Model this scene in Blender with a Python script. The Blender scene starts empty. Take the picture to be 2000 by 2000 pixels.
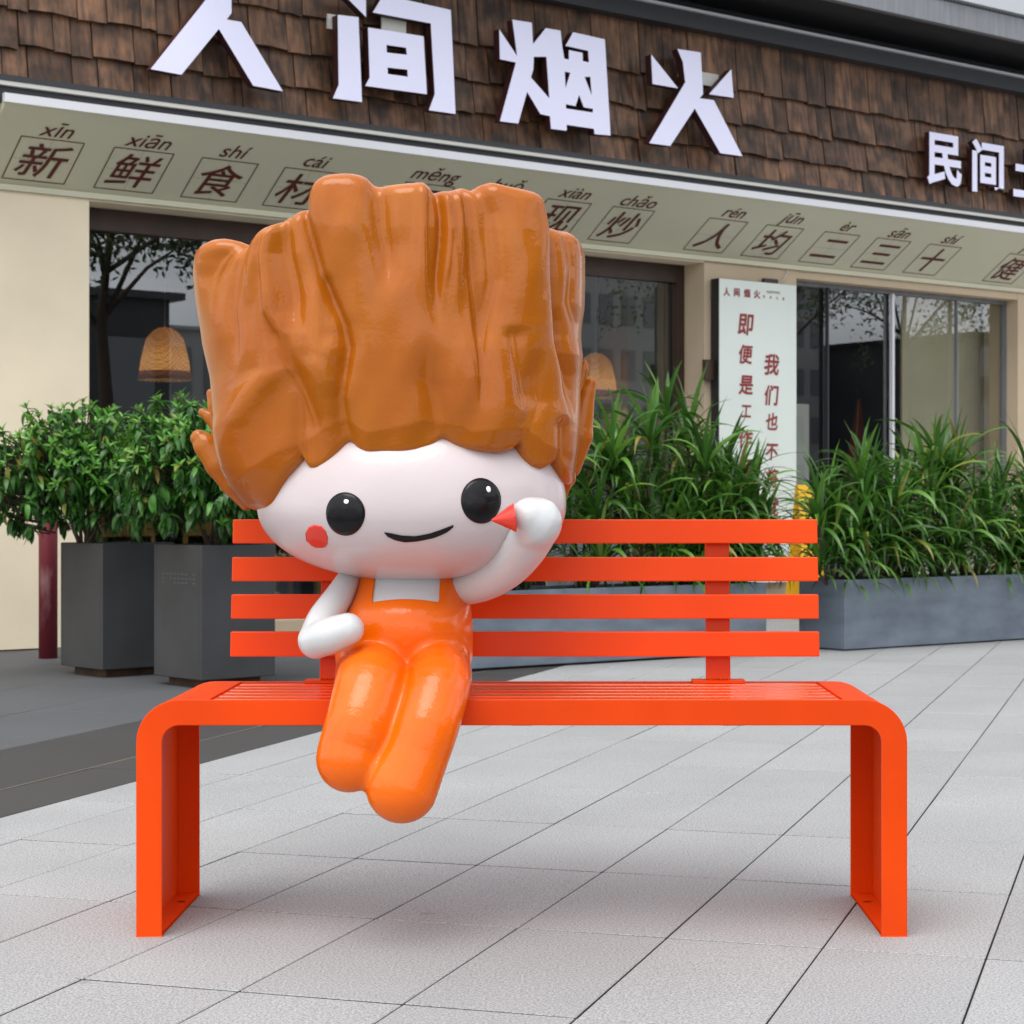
import bpy, math, random
import numpy as np
from mathutils import Matrix, Vector, Euler
R = math.radians
random.seed(7); rng = np.random.default_rng(7)
SC = bpy.context.scene
COL = SC.collection

# ------------------------------------------------------------------ camera, sky, sun, exposure
F = 3830.0; U0 = 1087.0; V0 = 990.0; CH = 0.82          # focal length and principal point measured on the 2000 px photograph
cam_d = bpy.data.cameras.new('camera'); cam = bpy.data.objects.new('camera', cam_d); COL.objects.link(cam)
cam.location = (0, 0, CH); cam.rotation_euler = (R(90), 0, 0)
cam_d.sensor_width = 36; cam_d.lens = F * 36 / 2000
cam_d.shift_x = (1000 - U0) / 2000; cam_d.shift_y = (V0 - 1000) / 2000
cam_d.clip_start = .05; cam_d.clip_end = 900
cam_d.dof.use_dof = True; cam_d.dof.focus_distance = 3.68; cam_d.dof.aperture_fstop = 15
SC.camera = cam

SUN_EL, SUN_AZ = 64, 200      # soft high sun, azimuth measured clockwise from +Y
W = bpy.data.worlds.new('World'); SC.world = W; W.use_nodes = True
nt = W.node_tree; nt.nodes.clear()
out = nt.nodes.new('ShaderNodeOutputWorld'); bg = nt.nodes.new('ShaderNodeBackground')
sky = nt.nodes.new('ShaderNodeTexSky'); sky.sky_type = 'NISHITA'; sky.sun_disc = False
sky.sun_elevation = R(SUN_EL); sky.sun_rotation = R(SUN_AZ); sky.dust_density = 3.0; sky.air_density = 1.0
hsv = nt.nodes.new('ShaderNodeHueSaturation'); hsv.inputs['Saturation'].default_value = .28
tc = nt.nodes.new('ShaderNodeTexCoord'); nz = nt.nodes.new('ShaderNodeTexNoise')
mp = nt.nodes.new('ShaderNodeMapping'); mp.inputs['Scale'].default_value = (1, 1, 2.2)
nz.inputs['Scale'].default_value = 2.2; nz.inputs['Detail'].default_value = 5; nz.inputs['Roughness'].default_value = .55
rmp = nt.nodes.new('ShaderNodeValToRGB'); rmp.color_ramp.elements[0].position = .36; rmp.color_ramp.elements[1].position = .62
mx = nt.nodes.new('ShaderNodeMix'); mx.data_type = 'RGBA'
mx.inputs[7].default_value = (9.2, 9.4, 9.8, 1)
nt.links.new(tc.outputs['Generated'], mp.inputs['Vector']); nt.links.new(mp.outputs[0], nz.inputs['Vector'])
nt.links.new(nz.outputs['Fac'], rmp.inputs['Fac']); nt.links.new(rmp.outputs['Color'], mx.inputs[0])
nt.links.new(sky.outputs[0], hsv.inputs['Color']); nt.links.new(hsv.outputs[0], mx.inputs[6])
nt.links.new(mx.outputs[2], bg.inputs['Color']); bg.inputs['Strength'].default_value = .15
nt.links.new(bg.outputs[0], out.inputs['Surface'])
sd = bpy.data.lights.new('sun', 'SUN'); sd.energy = 1.25; sd.angle = R(42); sd.color = (1, .96, .9)
sun = bpy.data.objects.new('sun', sd); COL.objects.link(sun)
sdir = Vector((math.sin(R(SUN_AZ)) * math.cos(R(SUN_EL)), math.cos(R(SUN_AZ)) * math.cos(R(SUN_EL)), math.sin(R(SUN_EL))))
sun.rotation_euler = sdir.to_track_quat('Z', 'Y').to_euler(); sun.location = (0, 0, 20)
vs = SC.view_settings; vs.view_transform = 'Standard'; vs.look = 'None'; vs.exposure = 0.46; vs.gamma = 1; vs.use_curve_mapping = False

# ------------------------------------------------------------------ coordinate helpers
CF, SF = math.cos(R(37.2)), math.sin(R(37.2))
def FW(s, p, z=0.0):                      # facade frame (along, depth, up) -> world
    return (CF * s - SF * p, SF * s + CF * p, z)
def px(u, v, Y):                          # point of a sight line at depth Y
    return np.array([(u - U0) / F * Y, Y, CH + (V0 - v) / F * Y])
def fpx(u, v, P):                         # pixel -> (s, z) on facade plane at depth P
    q = (u - U0) / F; Z = P / (CF - SF * q); X = q * Z
    return CF * X + SF * Z, CH + (V0 - v) / F * Z

# ------------------------------------------------------------------ materials
MATS = {}
def mat(name, col, rough=.6, metal=0, coat=0, coat_r=.05, var=0, var_scale=6, bump=0, bump_scale=200, obj_var=0, spec=.5,
        emit=0, stretch=None, col2=None, detail=4, bump2=0, bump2_scale=8, thr=(.35, .65)):
    if name in MATS: return MATS[name]
    m = bpy.data.materials.new(name); m.use_nodes = True; t = m.node_tree; b = t.nodes['Principled BSDF']
    b.inputs['Roughness'].default_value = rough; b.inputs['Metallic'].default_value = metal
    b.inputs['Coat Weight'].default_value = coat; b.inputs['Coat Roughness'].default_value = coat_r
    b.inputs['Specular IOR Level'].default_value = spec
    c = (*col, 1); b.inputs['Base Color'].default_value = c
    L = t.links.new
    tcn = t.nodes.new('ShaderNodeTexCoord'); mpn = t.nodes.new('ShaderNodeMapping'); L(tcn.outputs['Object'], mpn.inputs[0])
    if stretch: mpn.inputs['Scale'].default_value = stretch
    last = None
    if var or col2:
        n = t.nodes.new('ShaderNodeTexNoise'); n.inputs['Scale'].default_value = var_scale; n.inputs['Detail'].default_value = detail
        L(mpn.outputs[0], n.inputs['Vector'])
        r = t.nodes.new('ShaderNodeValToRGB'); r.color_ramp.elements[0].position = thr[0]; r.color_ramp.elements[1].position = thr[1]
        r.color_ramp.elements[0].color = (*(col2 if col2 else [x * (1 - var) for x in col]), 1)
        r.color_ramp.elements[1].color = (*(col if col2 else [min(1, x * (1 + var)) for x in col]), 1)
        L(n.outputs['Fac'], r.inputs[0]); last = r.outputs[0]
    if obj_var:
        oi = t.nodes.new('ShaderNodeObjectInfo'); h = t.nodes.new('ShaderNodeHueSaturation')
        mr = t.nodes.new('ShaderNodeMapRange'); mr.inputs[3].default_value = 1 - obj_var; mr.inputs[4].default_value = 1 + obj_var
        L(oi.outputs['Random'], mr.inputs[0]); L(mr.outputs[0], h.inputs['Value'])
        if last: L(last, h.inputs['Color'])
        else: h.inputs['Color'].default_value = c
        last = h.outputs[0]
    if last: L(last, b.inputs['Base Color'])
    nrm = None
    for bs, sc_ in ((bump, bump_scale), (bump2, bump2_scale)):
        if bs:
            n = t.nodes.new('ShaderNodeTexNoise'); n.inputs['Scale'].default_value = sc_; n.inputs['Detail'].default_value = 2
            L(mpn.outputs[0] if bs == bump and stretch else tcn.outputs['Object'], n.inputs['Vector'])
            bp = t.nodes.new('ShaderNodeBump'); bp.inputs['Strength'].default_value = bs; bp.inputs['Distance'].default_value = .01
            L(n.outputs['Fac'], bp.inputs['Height'])
            if nrm: L(nrm, bp.inputs['Normal'])
            nrm = bp.outputs[0]
    if nrm:
        L(nrm, b.inputs['Normal'])
        if coat: L(nrm, b.inputs['Coat Normal'])
    if emit:
        b.inputs['Emission Color'].default_value = c; b.inputs['Emission Strength'].default_value = emit
    MATS[name] = m; return m

def paver_mat(name, col, grain=.25, obj_var=.05):
    m = bpy.data.materials.new(name); m.use_nodes = True; t = m.node_tree; b = t.nodes['Principled BSDF']; L = t.links.new
    b.inputs['Roughness'].default_value = .75; b.inputs['Specular IOR Level'].default_value = .35
    g = t.nodes.new('ShaderNodeNewGeometry')
    n = t.nodes.new('ShaderNodeTexNoise'); n.inputs['Scale'].default_value = 210; n.inputs['Detail'].default_value = 3; n.inputs['Roughness'].default_value = .8
    n2 = t.nodes.new('ShaderNodeTexNoise'); n2.inputs['Scale'].default_value = 1.6; n2.inputs['Detail'].default_value = 5
    L(g.outputs['Position'], n.inputs['Vector']); L(g.outputs['Position'], n2.inputs['Vector'])
    r = t.nodes.new('ShaderNodeValToRGB'); r.color_ramp.elements[0].position = .40; r.color_ramp.elements[1].position = .60
    r.color_ramp.elements[0].color = (*[x * (1 - grain) for x in col], 1); r.color_ramp.elements[1].color = (*[x * (1 + grain) for x in col], 1)
    L(n.outputs['Fac'], r.inputs[0])
    mr = t.nodes.new('ShaderNodeMapRange'); mr.inputs[1].default_value = .3; mr.inputs[2].default_value = .7; mr.inputs[3].default_value = .93; mr.inputs[4].default_value = 1.06
    L(n2.outputs['Fac'], mr.inputs[0])
    oi = t.nodes.new('ShaderNodeObjectInfo'); mr2 = t.nodes.new('ShaderNodeMapRange'); mr2.inputs[3].default_value = 1 - obj_var; mr2.inputs[4].default_value = 1 + obj_var
    L(oi.outputs['Random'], mr2.inputs[0])
    mm = t.nodes.new('ShaderNodeMath'); mm.operation = 'MULTIPLY'; L(mr.outputs[0], mm.inputs[0]); L(mr2.outputs[0], mm.inputs[1])
    h = t.nodes.new('ShaderNodeHueSaturation'); L(mm.outputs[0], h.inputs['Value']); L(r.outputs[0], h.inputs['Color'])
    # sparse small spots of dirt
    n3 = t.nodes.new('ShaderNodeTexNoise'); n3.inputs['Scale'].default_value = 14; n3.inputs['Detail'].default_value = 3; L(g.outputs['Position'], n3.inputs['Vector'])
    r3 = t.nodes.new('ShaderNodeValToRGB'); r3.color_ramp.elements[0].position = .24; r3.color_ramp.elements[1].position = .3
    r3.color_ramp.elements[0].color = (.86, .85, .83, 1); r3.color_ramp.elements[1].color = (1, 1, 1, 1); L(n3.outputs['Fac'], r3.inputs[0])
    mxx = t.nodes.new('ShaderNodeMix'); mxx.data_type = 'RGBA'; mxx.blend_type = 'MULTIPLY'; mxx.inputs[0].default_value = 1
    L(h.outputs[0], mxx.inputs[6]); L(r3.outputs[0], mxx.inputs[7]); L(mxx.outputs[2], b.inputs['Base Color'])
    bp = t.nodes.new('ShaderNodeBump'); bp.inputs['Strength'].default_value = .25; bp.inputs['Distance'].default_value = .002
    L(n.outputs['Fac'], bp.inputs['Height']); L(bp.outputs[0], b.inputs['Normal'])
    return m

def leaf_mat(name, col, col2, hi):
    m = bpy.data.materials.new(name); m.use_nodes = True; t = m.node_tree; b = t.nodes['Principled BSDF']; L = t.links.new
    b.inputs['Roughness'].default_value = .38; b.inputs['Specular IOR Level'].default_value = .55
    g = t.nodes.new('ShaderNodeNewGeometry'); oi = t.nodes.new('ShaderNodeObjectInfo')
    ad = t.nodes.new('ShaderNodeMath'); ad.operation = 'ADD'; L(g.outputs['Random Per Island'], ad.inputs[0]); L(oi.outputs['Random'], ad.inputs[1])
    fr = t.nodes.new('ShaderNodeMath'); fr.operation = 'FRACT'; L(ad.outputs[0], fr.inputs[0])
    r = t.nodes.new('ShaderNodeValToRGB'); e = r.color_ramp.elements
    e[0].position = 0; e[0].color = (*col, 1); e[1].position = .6; e[1].color = (*col2, 1); e2 = e.new(.95); e2.color = (*hi, 1); e3 = e.new(.985); e3.color = (.30, .24, .05, 1)
    L(fr.outputs[0], r.inputs[0]); L(r.outputs[0], b.inputs['Base Color'])
    tr = t.nodes.new('ShaderNodeBsdfTranslucent'); L(r.outputs[0], tr.inputs['Color'])
    mxs = t.nodes.new('ShaderNodeMixShader'); mxs.inputs[0].default_value = .28
    L(b.outputs[0], mxs.inputs[1]); L(tr.outputs[0], mxs.inputs[2]); L(mxs.outputs[0], t.nodes['Material Output'].inputs['Surface'])
    return m

def glass_mat(name, refl=1.0, tint=(.72, .76, .76)):
    m = bpy.data.materials.new(name); m.use_nodes = True; t = m.node_tree; t.nodes.clear(); L = t.links.new
    o = t.nodes.new('ShaderNodeOutputMaterial'); tr = t.nodes.new('ShaderNodeBsdfTransparent'); tr.inputs['Color'].default_value = (*tint, 1)
    gl = t.nodes.new('ShaderNodeBsdfGlossy'); gl.inputs['Roughness'].default_value = .0; gl.inputs['Color'].default_value = (.9, .93, .95, 1)
    fr = t.nodes.new('ShaderNodeFresnel'); fr.inputs['IOR'].default_value = 1.75
    mul = t.nodes.new('ShaderNodeMath'); mul.operation = 'MULTIPLY'; mul.inputs[1].default_value = refl; mul.use_clamp = True
    gb = t.nodes.new('ShaderNodeNewGeometry'); iv = t.nodes.new('ShaderNodeMath'); iv.operation = 'SUBTRACT'; iv.inputs[0].default_value = 1; L(gb.outputs['Backfacing'], iv.inputs[1])
    m2_ = t.nodes.new('ShaderNodeMath'); m2_.operation = 'MULTIPLY'; L(fr.outputs[0], m2_.inputs[0]); L(iv.outputs[0], m2_.inputs[1]); L(m2_.outputs[0], mul.inputs[0]); mx_ = t.nodes.new('ShaderNodeMixShader'); L(mul.outputs[0], mx_.inputs[0]); L(tr.outputs[0], mx_.inputs[1]); L(gl.outputs[0], mx_.inputs[2])
    L(mx_.outputs[0], o.inputs['Surface']); return m

M_BENCH = mat('orange red powder coat', (.80, .064, .0005), .45, spec=.10, coat=.16, coat_r=.13, bump=.05, bump_scale=420, col2=(.70, .052, .0005), var_scale=3.5, bump2=.03, bump2_scale=9)
M_SLAT = mat('orange red coat on the seat', (.90, .066, .0005), .4, spec=.2, coat=.9, coat_r=.10, bump=.05, bump_scale=420)
M_HAIR = mat('caramel gloss paint', (.375, .090, .002), .38, spec=.1, coat=.55, coat_r=.03, var_scale=5.5, col2=(.43, .124, .006), bump=.05, bump_scale=130, bump2=.13, bump2_scale=15, thr=(.3, .7))
M_OVER = mat('orange gloss paint', (.84, .118, .0005), .36, spec=.08, coat=.65, coat_r=.03, bump=.07, bump_scale=170, bump2=.15, bump2_scale=14, col2=(.86, .150, .0005), var_scale=3)
M_FACE = mat('pale pink gloss paint', (.57, .48, .48), .38, coat=.45, coat_r=.04, col2=(.60, .525, .53), var_scale=4, bump=.03, bump_scale=150, bump2=.08, bump2_scale=10)
M_WHITE = mat('white gloss paint', (.60, .61, .615), .35, coat=.5, coat_r=.05, bump=.03, bump_scale=150, bump2=.08, bump2_scale=12)
M_BLACK = mat('black gloss paint', (.006, .006, .007), .35, spec=.15, coat=.25, coat_r=.16, bump2=.3, bump2_scale=30)
M_RED = mat('red gloss paint', (.70, .03, .012), .35, coat=.5, coat_r=.12)
M_DOT = mat('white paint dot', (.9, .9, .9), .3)
M_PAVE = paver_mat('pale granite paver', (.325, .328, .33), .34, .045)
M_DARK = paver_mat('dark granite tile', (.050, .048, .047), .25, .08)
M_GREY = paver_mat('grey granite tile', (.086, .090, .096), .2, .05)
M_JOINT = mat('joint sand', (.075, .075, .074), .95, bump=.3)
M_TANJ = mat('tan joint line', (.20, .17, .12), .9)
M_CREAM = mat('cream render', (.90, .78, .58), .85, var=.06, var_scale=1.4, bump=.15, bump_scale=90)
M_CREAM2 = mat('tan render', (.58, .46, .32), .85, var=.05, var_scale=2, bump=.15, bump_scale=90)
M_SOFF = mat('sage grey painted panel', (.66, .64, .48), .5, var=.03, var_scale=.8)
M_EDGE = mat('white aluminium trim', (.72, .72, .75), .35, metal=.2)
M_STRIP = mat('pale strip', (.62, .61, .56), .5)
M_CHAN = mat('dark channel metal', (.03, .033, .038), .5)
M_BROWN = mat('brown window frame', (.045, .022, .013), .45, var=.2, var_scale=4)
M_GREYM = mat('grey metal cladding', (.21, .22, .235), .45, metal=.3, var=.12, var_scale=3, stretch=(8, 8, .6))
M_MAROON = mat('dark red lettering', (.11, .014, .010), .6)
M_RETURN = mat('dark maroon letter return', (.05, .012, .012), .5)
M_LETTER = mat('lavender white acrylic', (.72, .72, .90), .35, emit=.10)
M_BOX = mat('pale green white sign face', (.74, .80, .75), .4, var=.02, var_scale=2)
M_CALL = mat('crimson brush lettering', (.28, .03, .03), .6)
M_PINK = mat('pale rose lettering', (.48, .36, .32), .6)
M_BLK = mat('black metal', (.012, .012, .014), .4)
M_PLANT = mat('charcoal fibre cement', (.044, .045, .048), .6, var=.16, var_scale=3, bump=.05, bump_scale=60)
M_PLANT2 = mat('blue grey fibre cement', (.185, .225, .275), .55, col2=(.12, .15, .19), var_scale=3.2, stretch=(1.2, .5, 2.6), bump=.05, bump_scale=60)
M_GHOST = mat('faded print', (.075, .077, .08), .6)
M_SOIL = mat('dark soil', (.025, .018, .012), .95, bump=.6, bump_scale=60)
M_RUST = mat('rusty plinth', (.10, .045, .015), .8, col2=(.03, .022, .018), var_scale=10)
M_BARK = mat('grey brown bark', (.09, .065, .045), .85, bump=.5, bump_scale=50)
M_STRAP = leaf_mat('strap leaf green', (.030, .090, .012), (.058, .17, .020), (.15, .33, .045))
M_SHRUB = leaf_mat('glossy shrub leaf', (.022, .085, .014), (.04, .15, .018), (.085, .27, .025))
M_SHRUBN = leaf_mat('young shrub leaf', (.09, .28, .03), (.13, .36, .045), (.24, .46, .09))
M_TREE = leaf_mat('tree leaf', (.02, .05, .01), (.04, .09, .018), (.07, .13, .03))
M_YEL = mat('yellow plastic', (.85, .48, .01), .4)
M_POST = mat('worn maroon paint', (.16, .012, .022), .55, col2=(.32, .16, .16), var_scale=9, thr=(.28, .42), stretch=(1, 1, .35))
M_WICK = None
M_WOODY = mat('honey timber', (.78, .38, .10), .45, var=.12, var_scale=5, stretch=(1, 8, 8))
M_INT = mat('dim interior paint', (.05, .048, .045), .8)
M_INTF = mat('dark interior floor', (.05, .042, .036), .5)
M_BLIND = mat('cream roller blind', (.72, .62, .44), .8, var=.04, var_scale=2)
M_GLASS = glass_mat('window glass', 2.3, (.62, .66, .66)); M_GLASS2 = glass_mat('window glass bright', 2.0, (.85, .87, .86))
M_TOWER = mat('tower cladding', (.34, .34, .33), .7, var=.1, var_scale=.3)
M_SHED = mat('dark building cladding', (.05, .053, .058), .6, var=.2, var_scale=.5)
M_WIN = mat('tower window', (.17, .18, .19), .2)

def shingle_mat():
    m = bpy.data.materials.new('weathered brown shingle'); m.use_nodes = True; t = m.node_tree; b = t.nodes['Principled BSDF']; L = t.links.new
    b.inputs['Roughness'].default_value = .5; b.inputs['Specular IOR Level'].default_value = .35
    tcn = t.nodes.new('ShaderNodeTexCoord'); oi = t.nodes.new('ShaderNodeObjectInfo')
    mpn = t.nodes.new('ShaderNodeMapping'); mpn.inputs['Scale'].default_value = (26, 26, 2.4)
    ad = t.nodes.new('ShaderNodeVectorMath'); ad.operation = 'ADD'; ml = t.nodes.new('ShaderNodeMath'); ml.operation = 'MULTIPLY'; ml.inputs[1].default_value = 53
    L(oi.outputs['Random'], ml.inputs[0]); L(tcn.outputs['Object'], ad.inputs[0]); L(ml.outputs[0], ad.inputs[1]); L(ad.outputs[0], mpn.inputs[0])
    n = t.nodes.new('ShaderNodeTexNoise'); n.inputs['Scale'].default_value = 1; n.inputs['Detail'].default_value = 5; L(mpn.outputs[0], n.inputs['Vector'])
    r = t.nodes.new('ShaderNodeValToRGB'); e = r.color_ramp.elements; e[0].position = .32; e[0].color = (.065, .038, .026, 1); e[1].position = .7; e[1].color = (.25, .125, .066, 1)
    L(n.outputs['Fac'], r.inputs[0])
    n2 = t.nodes.new('ShaderNodeTexNoise'); n2.inputs['Scale'].default_value = 5; n2.inputs['Detail'].default_value = 4; L(ad.outputs[0], n2.inputs['Vector'])
    r2 = t.nodes.new('ShaderNodeValToRGB'); e = r2.color_ramp.elements; e[0].position = .38; e[0].color = (.3, .32, .35, 1); e[1].position = .58; e[1].color = (1, 1, 1, 1)
    L(n2.outputs['Fac'], r2.inputs[0])
    mx_ = t.nodes.new('ShaderNodeMix'); mx_.data_type = 'RGBA'; mx_.blend_type = 'MULTIPLY'; mx_.inputs[0].default_value = .9
    L(r.outputs[0], mx_.inputs[6]); L(r2.outputs[0], mx_.inputs[7])
    h = t.nodes.new('ShaderNodeHueSaturation'); mr = t.nodes.new('ShaderNodeMapRange'); mr.inputs[3].default_value = .75; mr.inputs[4].default_value = 1.35
    L(oi.outputs['Random'], mr.inputs[0]); L(mr.outputs[0], h.inputs['Value']); L(mx_.outputs[2], h.inputs['Color']); L(h.outputs[0], b.inputs['Base Color'])
    bp = t.nodes.new('ShaderNodeBump'); bp.inputs['Strength'].default_value = .5; bp.inputs['Distance'].default_value = .006
    L(n.outputs['Fac'], bp.inputs['Height']); L(bp.outputs[0], b.inputs['Normal']); return m
M_SHING = shingle_mat()

def wicker_mat():
    m = bpy.data.materials.new('woven bamboo'); m.use_nodes = True; t = m.node_tree; b = t.nodes['Principled BSDF']; L = t.links.new
    b.inputs['Roughness'].default_value = .7; tr = t.nodes.new('ShaderNodeBsdfTranslucent'); mxs = t.nodes.new('ShaderNodeMixShader'); mxs.inputs[0].default_value = .5
    tcn = t.nodes.new('ShaderNodeTexCoord'); w = t.nodes.new('ShaderNodeTexChecker'); w.inputs['Scale'].default_value = 60
    L(tcn.outputs['Object'], w.inputs['Vector']); w.inputs[1].default_value = (.62, .36, .15, 1); w.inputs[2].default_value = (.36, .19, .07, 1)
    L(w.outputs[0], b.inputs['Base Color']); L(w.outputs[0], tr.inputs['Color']); L(b.outputs[0], mxs.inputs[1]); L(tr.outputs[0], mxs.inputs[2]); L(mxs.outputs[0], t.nodes['Material Output'].inputs['Surface']); return m
M_WICK = wicker_mat(); M_WRIM = mat('bamboo rim', (.52, .29, .11), .6)

# ------------------------------------------------------------------ object helpers
def me_from(name, v, f, m=None, smooth=False):
    me = bpy.data.meshes.new(name)
    v = np.asarray(v, float)
    me.from_pydata(v.tolist(), [], [list(map(int, q)) for q in f]); me.update()
    if m: me.materials.append(m)
    if smooth: me.polygons.foreach_set('use_smooth', [True] * len(me.polygons))
    return me
def link(name, me, parent=None):
    o = bpy.data.objects.new(name, me); COL.objects.link(o)
    if parent is not None: o.parent = parent
    return o
def obj(name, v, f, m, parent=None, smooth=False, off=(0, 0, 0)):
    v = np.asarray(v, float) - np.asarray(off, float)
    return link(name, me_from(name, v, f, m, smooth), parent)
def tag(o, label=None, cat=None, group=None, kind=None):
    if label: o['label'] = label
    if cat: o['category'] = cat
    if group: o['group'] = group
    if kind: o['kind'] = kind
    return o
def thing(name, label, cat, loc=(0, 0, 0), rz=0, group=None):
    o = bpy.data.objects.new(name, None); COL.objects.link(o); o.location = loc; o.rotation_euler = (0, 0, rz); o.empty_display_size = .1
    return tag(o, label, cat, group)
class MB:
    def __init__(s): s.v = []; s.f = []
    def add(s, v, f):
        k = len(s.v); s.v += [tuple(map(float, p)) for p in v]; s.f += [tuple(int(i) + k for i in q) for q in f]; return s
    def box(s, x0, x1, y0, y1, z0, z1, bev=0):
        if bev <= 0:
            return s.add([(x0, y0, z0), (x1, y0, z0), (x1, y1, z0), (x0, y1, z0), (x0, y0, z1), (x1, y0, z1), (x1, y1, z1), (x0, y1, z1)],
                         [(0, 3, 2, 1), (4, 5, 6, 7), (0, 1, 5, 4), (1, 2, 6, 5), (2, 3, 7, 6), (3, 0, 4, 7)])
        b = bev; v = []; idx = {}
        for i, x in enumerate((x0, x1)):
            for j, y in enumerate((y0, y1)):
                for k, z in enumerate((z0, z1)):
                    sx, sy, sz = (b if i == 0 else -b), (b if j == 0 else -b), (b if k == 0 else -b)
                    idx[i, j, k] = (len(v), len(v) + 1, len(v) + 2)
                    v += [(x, y + sy, z + sz), (x + sx, y, z + sz), (x + sx, y + sy, z)]
        f = []
        for i in (0, 1):
            q = [idx[i, 0, 0][0], idx[i, 1, 0][0], idx[i, 1, 1][0], idx[i, 0, 1][0]]; f.append(q if i else q[::-1])
            q = [idx[0, i, 0][1], idx[1, i, 0][1], idx[1, i, 1][1], idx[0, i, 1][1]]; f.append(q[::-1] if i else q)
            q = [idx[0, 0, i][2], idx[1, 0, i][2], idx[1, 1, i][2], idx[0, 1, i][2]]; f.append(q if i else q[::-1])
        for i in (0, 1):
            for j in (0, 1):
                q = [idx[i, j, 0][0], idx[i, j, 1][0], idx[i, j, 1][1], idx[i, j, 0][1]]; f.append(q if (i + j) % 2 == 0 else q[::-1])
                q = [idx[i, 0, j][0], idx[i, 0, j][2], idx[i, 1, j][2], idx[i, 1, j][0]]; f.append(q if (i + j) % 2 == 0 else q[::-1])
                q = [idx[0, i, j][1], idx[0, i, j][2], idx[1, i, j][2], idx[1, i, j][1]]; f.append(q if (i + j) % 2 == 1 else q[::-1])
                for k in (0, 1):
                    f.append(list(idx[i, j, k]) if (i + j + k) % 2 == 0 else list(idx[i, j, k])[::-1])
        # note: shading only depends on face planes; consistent winding is recomputed by calc below where needed
        return s.add(v, f)
    def tube(s, pts, rads, n=8, cap=True):
        pts = [np.array(p, float) for p in pts]; k0 = len(s.v); prev = None
        if np.isscalar(rads): rads = [rads] * len(pts)
        for i, p in enumerate(pts):
            t = pts[min(i + 1, len(pts) - 1)] - pts[max(i - 1, 0)]; t /= (np.linalg.norm(t) + 1e-9)
            a = prev if prev is not None else (np.array([0, 0, 1.]) if abs(t[2]) < .9 else np.array([1., 0, 0]))
            a = a - t * np.dot(a, t); a /= np.linalg.norm(a); b = np.cross(t, a); prev = a
            for j in range(n):
                an = 2 * math.pi * j / n; s.v.append(tuple(p + rads[i] * (math.cos(an) * a + math.sin(an) * b)))
        for i in range(len(pts) - 1):
            for j in range(n):
                a0 = k0 + i * n + j; a1 = k0 + i * n + (j + 1) % n; s.f.append((a0, a1, a1 + n, a0 + n))
        if cap:
            s.f.append(tuple(k0 + j for j in range(n))[::-1]); s.f.append(tuple(k0 + (len(pts) - 1) * n + j for j in range(n)))
        return s
    def lathe(s, prof, n=24, c=(0, 0)):
        k0 = len(s.v)
        for r, z in prof:
            for j in range(n): s.v.append((c[0] + r * math.cos(2 * math.pi * j / n), c[1] + r * math.sin(2 * math.pi * j / n), z))
        for i in range(len(prof) - 1):
            for j in range(n):
                a0 = k0 + i * n + j; a1 = k0 + i * n + (j + 1) % n; s.f.append((a0, a1, a1 + n, a0 + n))
        return s
    def build(s, name, m, parent=None, smooth=False, off=(0, 0, 0)): return obj(name, s.v, s.f, m, parent, smooth, off)

def fill_poly(loops):
    """triangulate a polygon with holes (2-D loops) -> verts, tris"""
    from mathutils.geometry import tessellate_polygon
    v = [tuple(p) for lp in loops for p in lp]
    tris = tessellate_polygon([[Vector((p[0], p[1], 0)) for p in lp] for lp in loops])
    return v, [tuple(t) for t in tris]

_txt = {}
def glyph(ch, bold=0.0, shear=0.0):
    """flat mesh of a character or word, centred on its box, unit font size; returns verts (n,2), faces"""
    key = (ch, bold, shear)
    if key in _txt: return _txt[key]
    cu = bpy.data.curves.new('txt', 'FONT'); cu.body = ch; cu.size = 1; cu.offset = bold; cu.shear = shear; cu.resolution_u = 4
    o = bpy.data.objects.new('txt', cu); COL.objects.link(o)
    dg = bpy.context.evaluated_depsgraph_get(); dg.update()
    me = bpy.data.meshes.new_from_object(o.evaluated_get(dg))
    v = np.array([p.co[:2] for p in me.vertices]); f = [tuple(p.vertices) for p in me.polygons]
    bpy.data.objects.remove(o); bpy.data.curves.remove(cu); bpy.data.meshes.remove(me)
    if len(v): v = v - (v.min(0) + v.max(0)) / 2
    _txt[key] = (v, f); return v, f
def thick(ch, d, shear=0.0):
    """bolder flat print: the glyph laid five times, each copy a hair above the last; returns verts, faces, lift"""
    v, f = glyph(ch, 0.0, shear); V = []; Fq = []; L_ = []; n = len(v)
    for k, (dx, dy) in enumerate(((0, 0), (d, d * .4), (-d, -d * .4), (-d * .4, d), (d * .4, -d))):
        V += [(x + dx, y + dy) for x, y in v]; Fq += [tuple(i + k * n for i in t) for t in f]; L_ += [k * .00025] * n
    return np.array(V), Fq, np.array(L_)

# ------------------------------------------------------------------ ground and paving
E1 = np.array([.2907, .9568]); E2 = np.array([.9568, -.2907]); O2 = np.array([-.1829, 4.492])
gv = [(-150, -150, -.012), (150, -150, -.012), (150, 150, -.012), (-150, 150, -.012)]
gm = mat('plaza stone beyond', (.34, .345, .35), .85, var=.08, var_scale=.6, bump=.2, bump_scale=80)
g = obj('ground', gv, [(0, 1, 2, 3)], gm); tag(g, 'grey stone ground of the plaza', kind='structure')
bed = MB()
def w2(a, b): return O2 + E1 * a + E2 * b
bl = [w2(-2.4, 5.4), w2(9, 5.4), w2(9, -6.5), w2(-2.4, -6.5)]
bed.add([(p[0], p[1], -.008) for p in bl], [(0, 1, 2, 3)])
bedo = bed.build('joint_bed', M_JOINT); tag(bedo, 'dark joint sand bed under the stones', kind='structure')

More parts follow.
